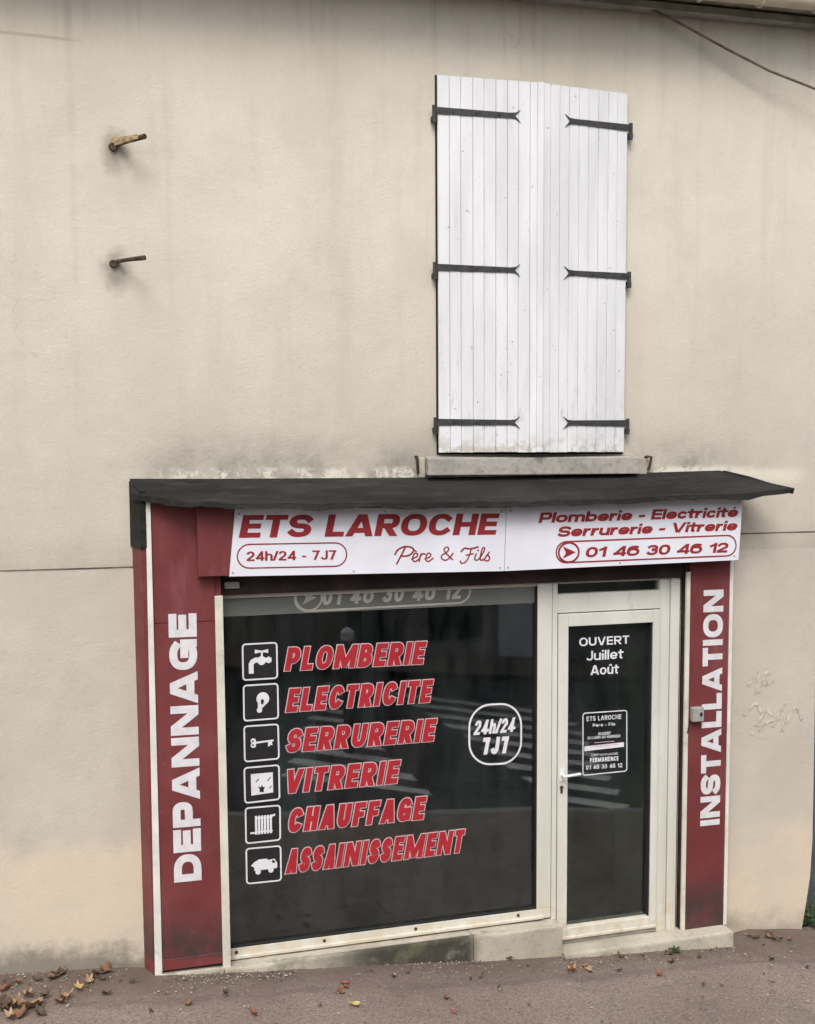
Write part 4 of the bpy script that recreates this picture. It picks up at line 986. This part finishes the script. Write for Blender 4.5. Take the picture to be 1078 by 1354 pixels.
# ------------------------------------------------------------------ fallen leaves
def fallen(px, py, size, mi, label, group=None, kind=0, rot=None, flat=.75):
    p = on_ground(px, py); 
    mb = MB(); n = 10; r0 = size/2; pts = []
    lob = rnd.choice((3, 5, 5)); asp = rnd.uniform(.5, .8)
    for i in range(n*2):
        a = 2*math.pi*i/(n*2); rr = r0*(.78+.22*math.cos(lob*a)+rnd.uniform(-.07, .07)) if kind == 0 else r0*(1-.15*abs(math.sin(a)))
        pts.append(Vector((rr*math.cos(a), rr*asp*math.sin(a), 0)))
    cu = rnd.uniform(.5, 1.3)*flat/r0; tw = rnd.uniform(-.4, .4)
    for v in pts: v.z = cu*(v.y*v.y*1.6+v.x*v.x*.7)+tw*v.x*v.y/r0*.5
    c = Vector((0, 0, 0)); inner = [v*.5 for v in pts]
    for v in inner: v.z = cu*(v.y*v.y*1.6+v.x*v.x*.7)-.002
    mb.v += [tuple(c)]+[tuple(v) for v in inner]+[tuple(v) for v in pts]
    m_ = n*2
    for i in range(m_):
        j = (i+1) % m_; mb.f.append((0, 1+i, 1+j)); mb.f.append((1+i, 1+m_+i, 1+m_+j, 1+j))
    mb.tube([(-r0*.9, 0, cu*r0*r0*.5), (-r0*1.35, .004, cu*r0*r0*.6+.004)], .0015, 4)
    me = mb.mesh('fallen_leaf', LEAF[mi], 0, True)
    o = bpy.data.objects.new('fallen_leaf', me); COL.objects.link(o)
    o.location = (p.x, min(p.y, -.03), gz(p.x)+.010+rnd.uniform(0, .006)+(.03 if p.x > 4.5 and p.y > -.2 else 0))
    o.rotation_euler = (rnd.uniform(-.35, .35), rnd.uniform(-.35, .35), rnd.uniform(0, 6.28) if rot is None else rot)
    tag(o, label, 'leaf', group); return o
G1 = 'leaves heaped at the lower left'; G2 = 'small dry leaves scattered on the pavement'
fallen(469, 1331, .095, 3, 'single yellow-orange leaf on the pavement below the window', 'distinct fallen leaves')
fallen(104, 1308, .11, 3, 'pale yellow curled leaf left of the red board', 'distinct fallen leaves', flat=.5)
fallen(774, 1279, .07, 4, 'upright orange leaf in front of the doorstep', 'distinct fallen leaves', flat=.6)
fallen(757, 1286, .11, 4, 'flat orange-red leaf in front of the doorstep, lying lowest', 'distinct fallen leaves')
fallen(779, 1284, .09, 2, 'tan leaf touching the orange leaf by the doorstep', 'distinct fallen leaves')
fallen(815, 1263, .08, 3, 'yellowish leaf against the doorstep front', 'distinct fallen leaves')
fallen(872, 1290, .085, 5, 'reddish leaf on the tarmac right of the doorstep centre', 'distinct fallen leaves')
fallen(456, 1302, .08, 5, 'red leaf above the lone yellow leaf, nearer the plinth', 'distinct fallen leaves')
for (x, y, s_, mi) in ((8, 1336, .13, 1), (22, 1330, .12, 2), (35, 1334, .15, 2), (48, 1331, .12, 0), (28, 1344, .12, 0), (14, 1347, .10, 2), (52, 1342, .09, 1), (5, 1326, .10, 1), (88, 1322, .12, 2), (80, 1328, .08, 0), (60, 1320, .08, 1), (38, 1318, .09, 2), (10, 1304, .09, 1), (6, 1310, .07, 5),
                       (75, 1292, .09, 1), (82, 1289, .08, 1), (70, 1296, .07, 0), (130, 1290, .10, 1), (140, 1286, .09, 0), (122, 1294, .08, 1), (118, 1300, .08, 2), (136, 1296, .07, 1), (50, 1297, .06, 1), (24, 1301, .06, 0)):
    wd = ('brown', 'dark brown', 'pale tan', 'yellow', 'orange', 'red-brown')[mi]; hp = 'in the lower left corner heap' if x < 66 and y > 1312 else 'at the wall foot, lower left' if y < 1304 else 'between corner heap and red board'
    fallen(x, y, s_*1.15, mi, '%s leaf %s' % (wd, hp), G1)
for (x, y, s_, mi) in ((140, 1317, .10, 1), (298, 1315, .07, 1), (250, 1331, .07, 0), (335, 1343, .10, 5), (450, 1313, .08, 0), (457, 1307, .06, 5), (521, 1293, .06, 1), (424, 1331, .04, 1), (660, 1307, .04, 1), (636, 1293, .06, 1), (623, 1296, .05, 1), (674, 1269, .06, 1), (698, 1278, .05, 0), (751, 1250, .05, 1), (820, 1266, .07, 1),
                       (820, 1285, .06, 1), (885, 1263, .09, 1), (890, 1258, .05, 5), (889, 1275, .07, 1), (850, 1266, .04, 0), (860, 1220, .05, 1), (925, 1268, .05, 1), (930, 1304, .05, 1), (955, 1305, .04, 1), (1020, 1271, .07, 1), (1068, 1281, .06, 1), (1000, 1247, .09, 1), (1015, 1246, .09, 0), (1024, 1248, .08, 1), (1008, 1252, .08, 1), (1032, 1250, .06, 1), (990, 1244, .07, 2), (1045, 1249, .06, 0), (1018, 1243, .07, 1),
                       (600, 1340, .05, 5), (200, 1340, .05, 1), (590, 1322, .07, 5), (175, 1300, .05, 1), (700, 1330, .04, 0), (1022, 1300, .06, 4), (540, 1288, .04, 1)):
    wd = ('brown', 'dark brown', 'pale tan', 'yellow', 'orange', 'red-brown')[mi]
    hp = 'at wall foot right of doorstep' if x > 975 and y < 1260 else 'on tarmac at lower right' if x > 905 else 'just in front of doorstep' if x > 745 and y < 1295 else 'in front of window plinth' if x > 300 else 'in front of left red board'
    fallen(x, y, s_*.95, mi, 'small %s leaf %s' % (wd, hp), G2)
by = {}
for o in COL.objects:
    if o.name.startswith('fallen_leaf'): by.setdefault(o['label'], []).append(o)
ORD = ['second', 'third', 'fourth', 'fifth', 'sixth', 'seventh', 'eighth', 'ninth']
for lb, os_ in by.items():
    if len(os_) > 1:
        os_.sort(key=lambda o: (o.location.x+o.location.y*.0, o.location.y))
        for i, o in enumerate(os_): o['label'] = lb+(', leftmost of them' if i == 0 else ', rightmost of them' if i == len(os_)-1 else ', %s from the left' % ORD[i-1])
# crumbs, pebbles and leaf bits that nobody could count
mb = MB(); mb2 = MB()
for i in range(4200):
    x = rnd.uniform(-1.2, 6.0); near = rnd.random() < .55
    y = -abs(rnd.gauss(0, .10))-.02 if near else -rnd.uniform(0, 1.6)
    if near and noise.noise(Vector((x*1.6, 0, 9))) < rnd.uniform(-.35, .25): continue
    if .45 < x < 3.12: y -= .15
    elif 3.12 <= x < 4.41: y -= .2
    r = rnd.uniform(.002, .008) if rnd.random() < .93 else rnd.uniform(.008, .013); z = gz(x)+r*.4+.008
    c = Vector((x, y, z)); tgt = mb if rnd.random() < .5 else mb2
    a = [c+Vector((rnd.uniform(.6, 1)*r*math.cos(k*1.257), rnd.uniform(.6, 1)*r*math.sin(k*1.257), 0)) for k in range(5)]
    tp = c+Vector((0, 0, r*(.8 if tgt is mb else .25)))
    for k in range(5): tgt.poly([a[k], a[(k+1) % 5], tp])
g = tag(add('gravel', mb, mat_plain('pale_grit', (.36, .32, .27), .9)), 'pale grit and crumbled mortar on the pavement along the wall', 'gravel'); g['kind'] = 'stuff'
g = tag(add('leaf_litter', mb2, LEAF[1]), 'crumbled brown leaf bits along the foot of the wall', 'leaf litter'); g['kind'] = 'stuff'

# faint chalk scribble right of the shop
SG = [[(990,905),(1003,890),(1000,915)],[(1005,915),(1012,892),(1018,890),(1012,905),(1022,900)],[(985,945),(1000,930),(1010,955),(1005,965)],[(995,970),(1012,940),(1020,945)],[(1022,960),(1040,930),(1035,965)],[(1040,955),(1052,935),(1060,950)],[(1000,1020-60),(1030,950)]]
mb = MB()
for k, stroke in enumerate(SG):
    for poly in sweep([(a/40, -b/40) for a, b in smooth_path(stroke)], .085, 0, 0):
        mb.poly([at(p.x*40, -p.y*40, -.004)+Vector((0, -.0003*(k % 3), 0)) for p in poly])
add('chalk_scribble', mb, mat_plain('chalk', (.58, .535, .455), .95, var=.15, scale=30), B)

# ------------------------------------------------------------------ the far side of the street (seen reflected in the glass)
OB = thing('street_building', 'brown plastered building across the street, seen only reflected in the shop glass', 'building', (6, -15, -.5))
OY = -13.6
def ob(name, x0, x1, y0, y1, z0, z1, mat, label=None): return add(name, MB().box(x0, x1, y0, y1, z0, z1), mat, OB, label=label)
ob('wall', -4, 24, OY-6, OY, -3, 6.5, M['opp'])
for (x0, x1, z0, z1) in ((1.0, 2.6, -.2, 2.2), (3.0, 4.2, .3, 2.2), (4.7, 5.8, -.5, 2.2), (6.2, 7.2, -.3, 2.2), (10.4, 12.0, -.8, 2.0), (12.8, 14, 0, 2), (1.2, 2.3, 3.4, 5), (4.6, 5.7, 3.4, 5), (10.4, 11.5, 3.4, 5)):
    w = ob('window', x0, x1, OY-.05, OY+.03, z0, z1, M['oppdark'])
ob('pilaster', 7.5, 8.3, OY+.03, OY+.12, -1.2, 4, M['opp2'])
ob('base_course', -4, 24, OY+.001, OY+.08, -3, -.35, M['kerb'])
ob('roof', -4.3, 24.3, OY-6.3, OY+.3, 6.5, 6.8, M['tile'])
# zebra crossing
zc0 = Vector((5.6, -7.4, 0)); dx = Vector((.84, .54, 0)).normalized(); dy = Vector((-dx.y, dx.x, 0))
zb = []
mb = MB()
for k in range(11):
    Yc = -4.3-k*.60; c = Vector((.285*(7.7-Yc)+.35, Yc, 0)); hw = .13; hl = 1.9
    q = [c-dx*hl-dy*hw, c+dx*hl-dy*hw, c+dx*hl+dy*hw, c-dx*hl+dy*hw]
    if min(p.y for p in q) < -11.4: continue
    for p in q: p.y = min(p.y, -3.45)
    mb.poly([(p.x, p.y, gz(p.x)-.132) for p in q])
o = struct('zebra_crossing', mb, M['roadpaint'])
bo = thing('bollard', 'dark bollard with pale cap in the road, seen only reflected in the glass', 'bollard', (3.1, -6.3, gz(3.1)-.14))
add('post', MB().tube([(3.1, -6.3, gz(3.1)-.14), (3.1, -6.3, .95)], .06, 10), M['iron'], bo); add('cap', MB().tube([(3.1, -6.3, .951), (3.1, -6.3, 1.05), (3.1, -6.3, 1.09)], [.075, .075, .03], 12), M['opp2'], bo)
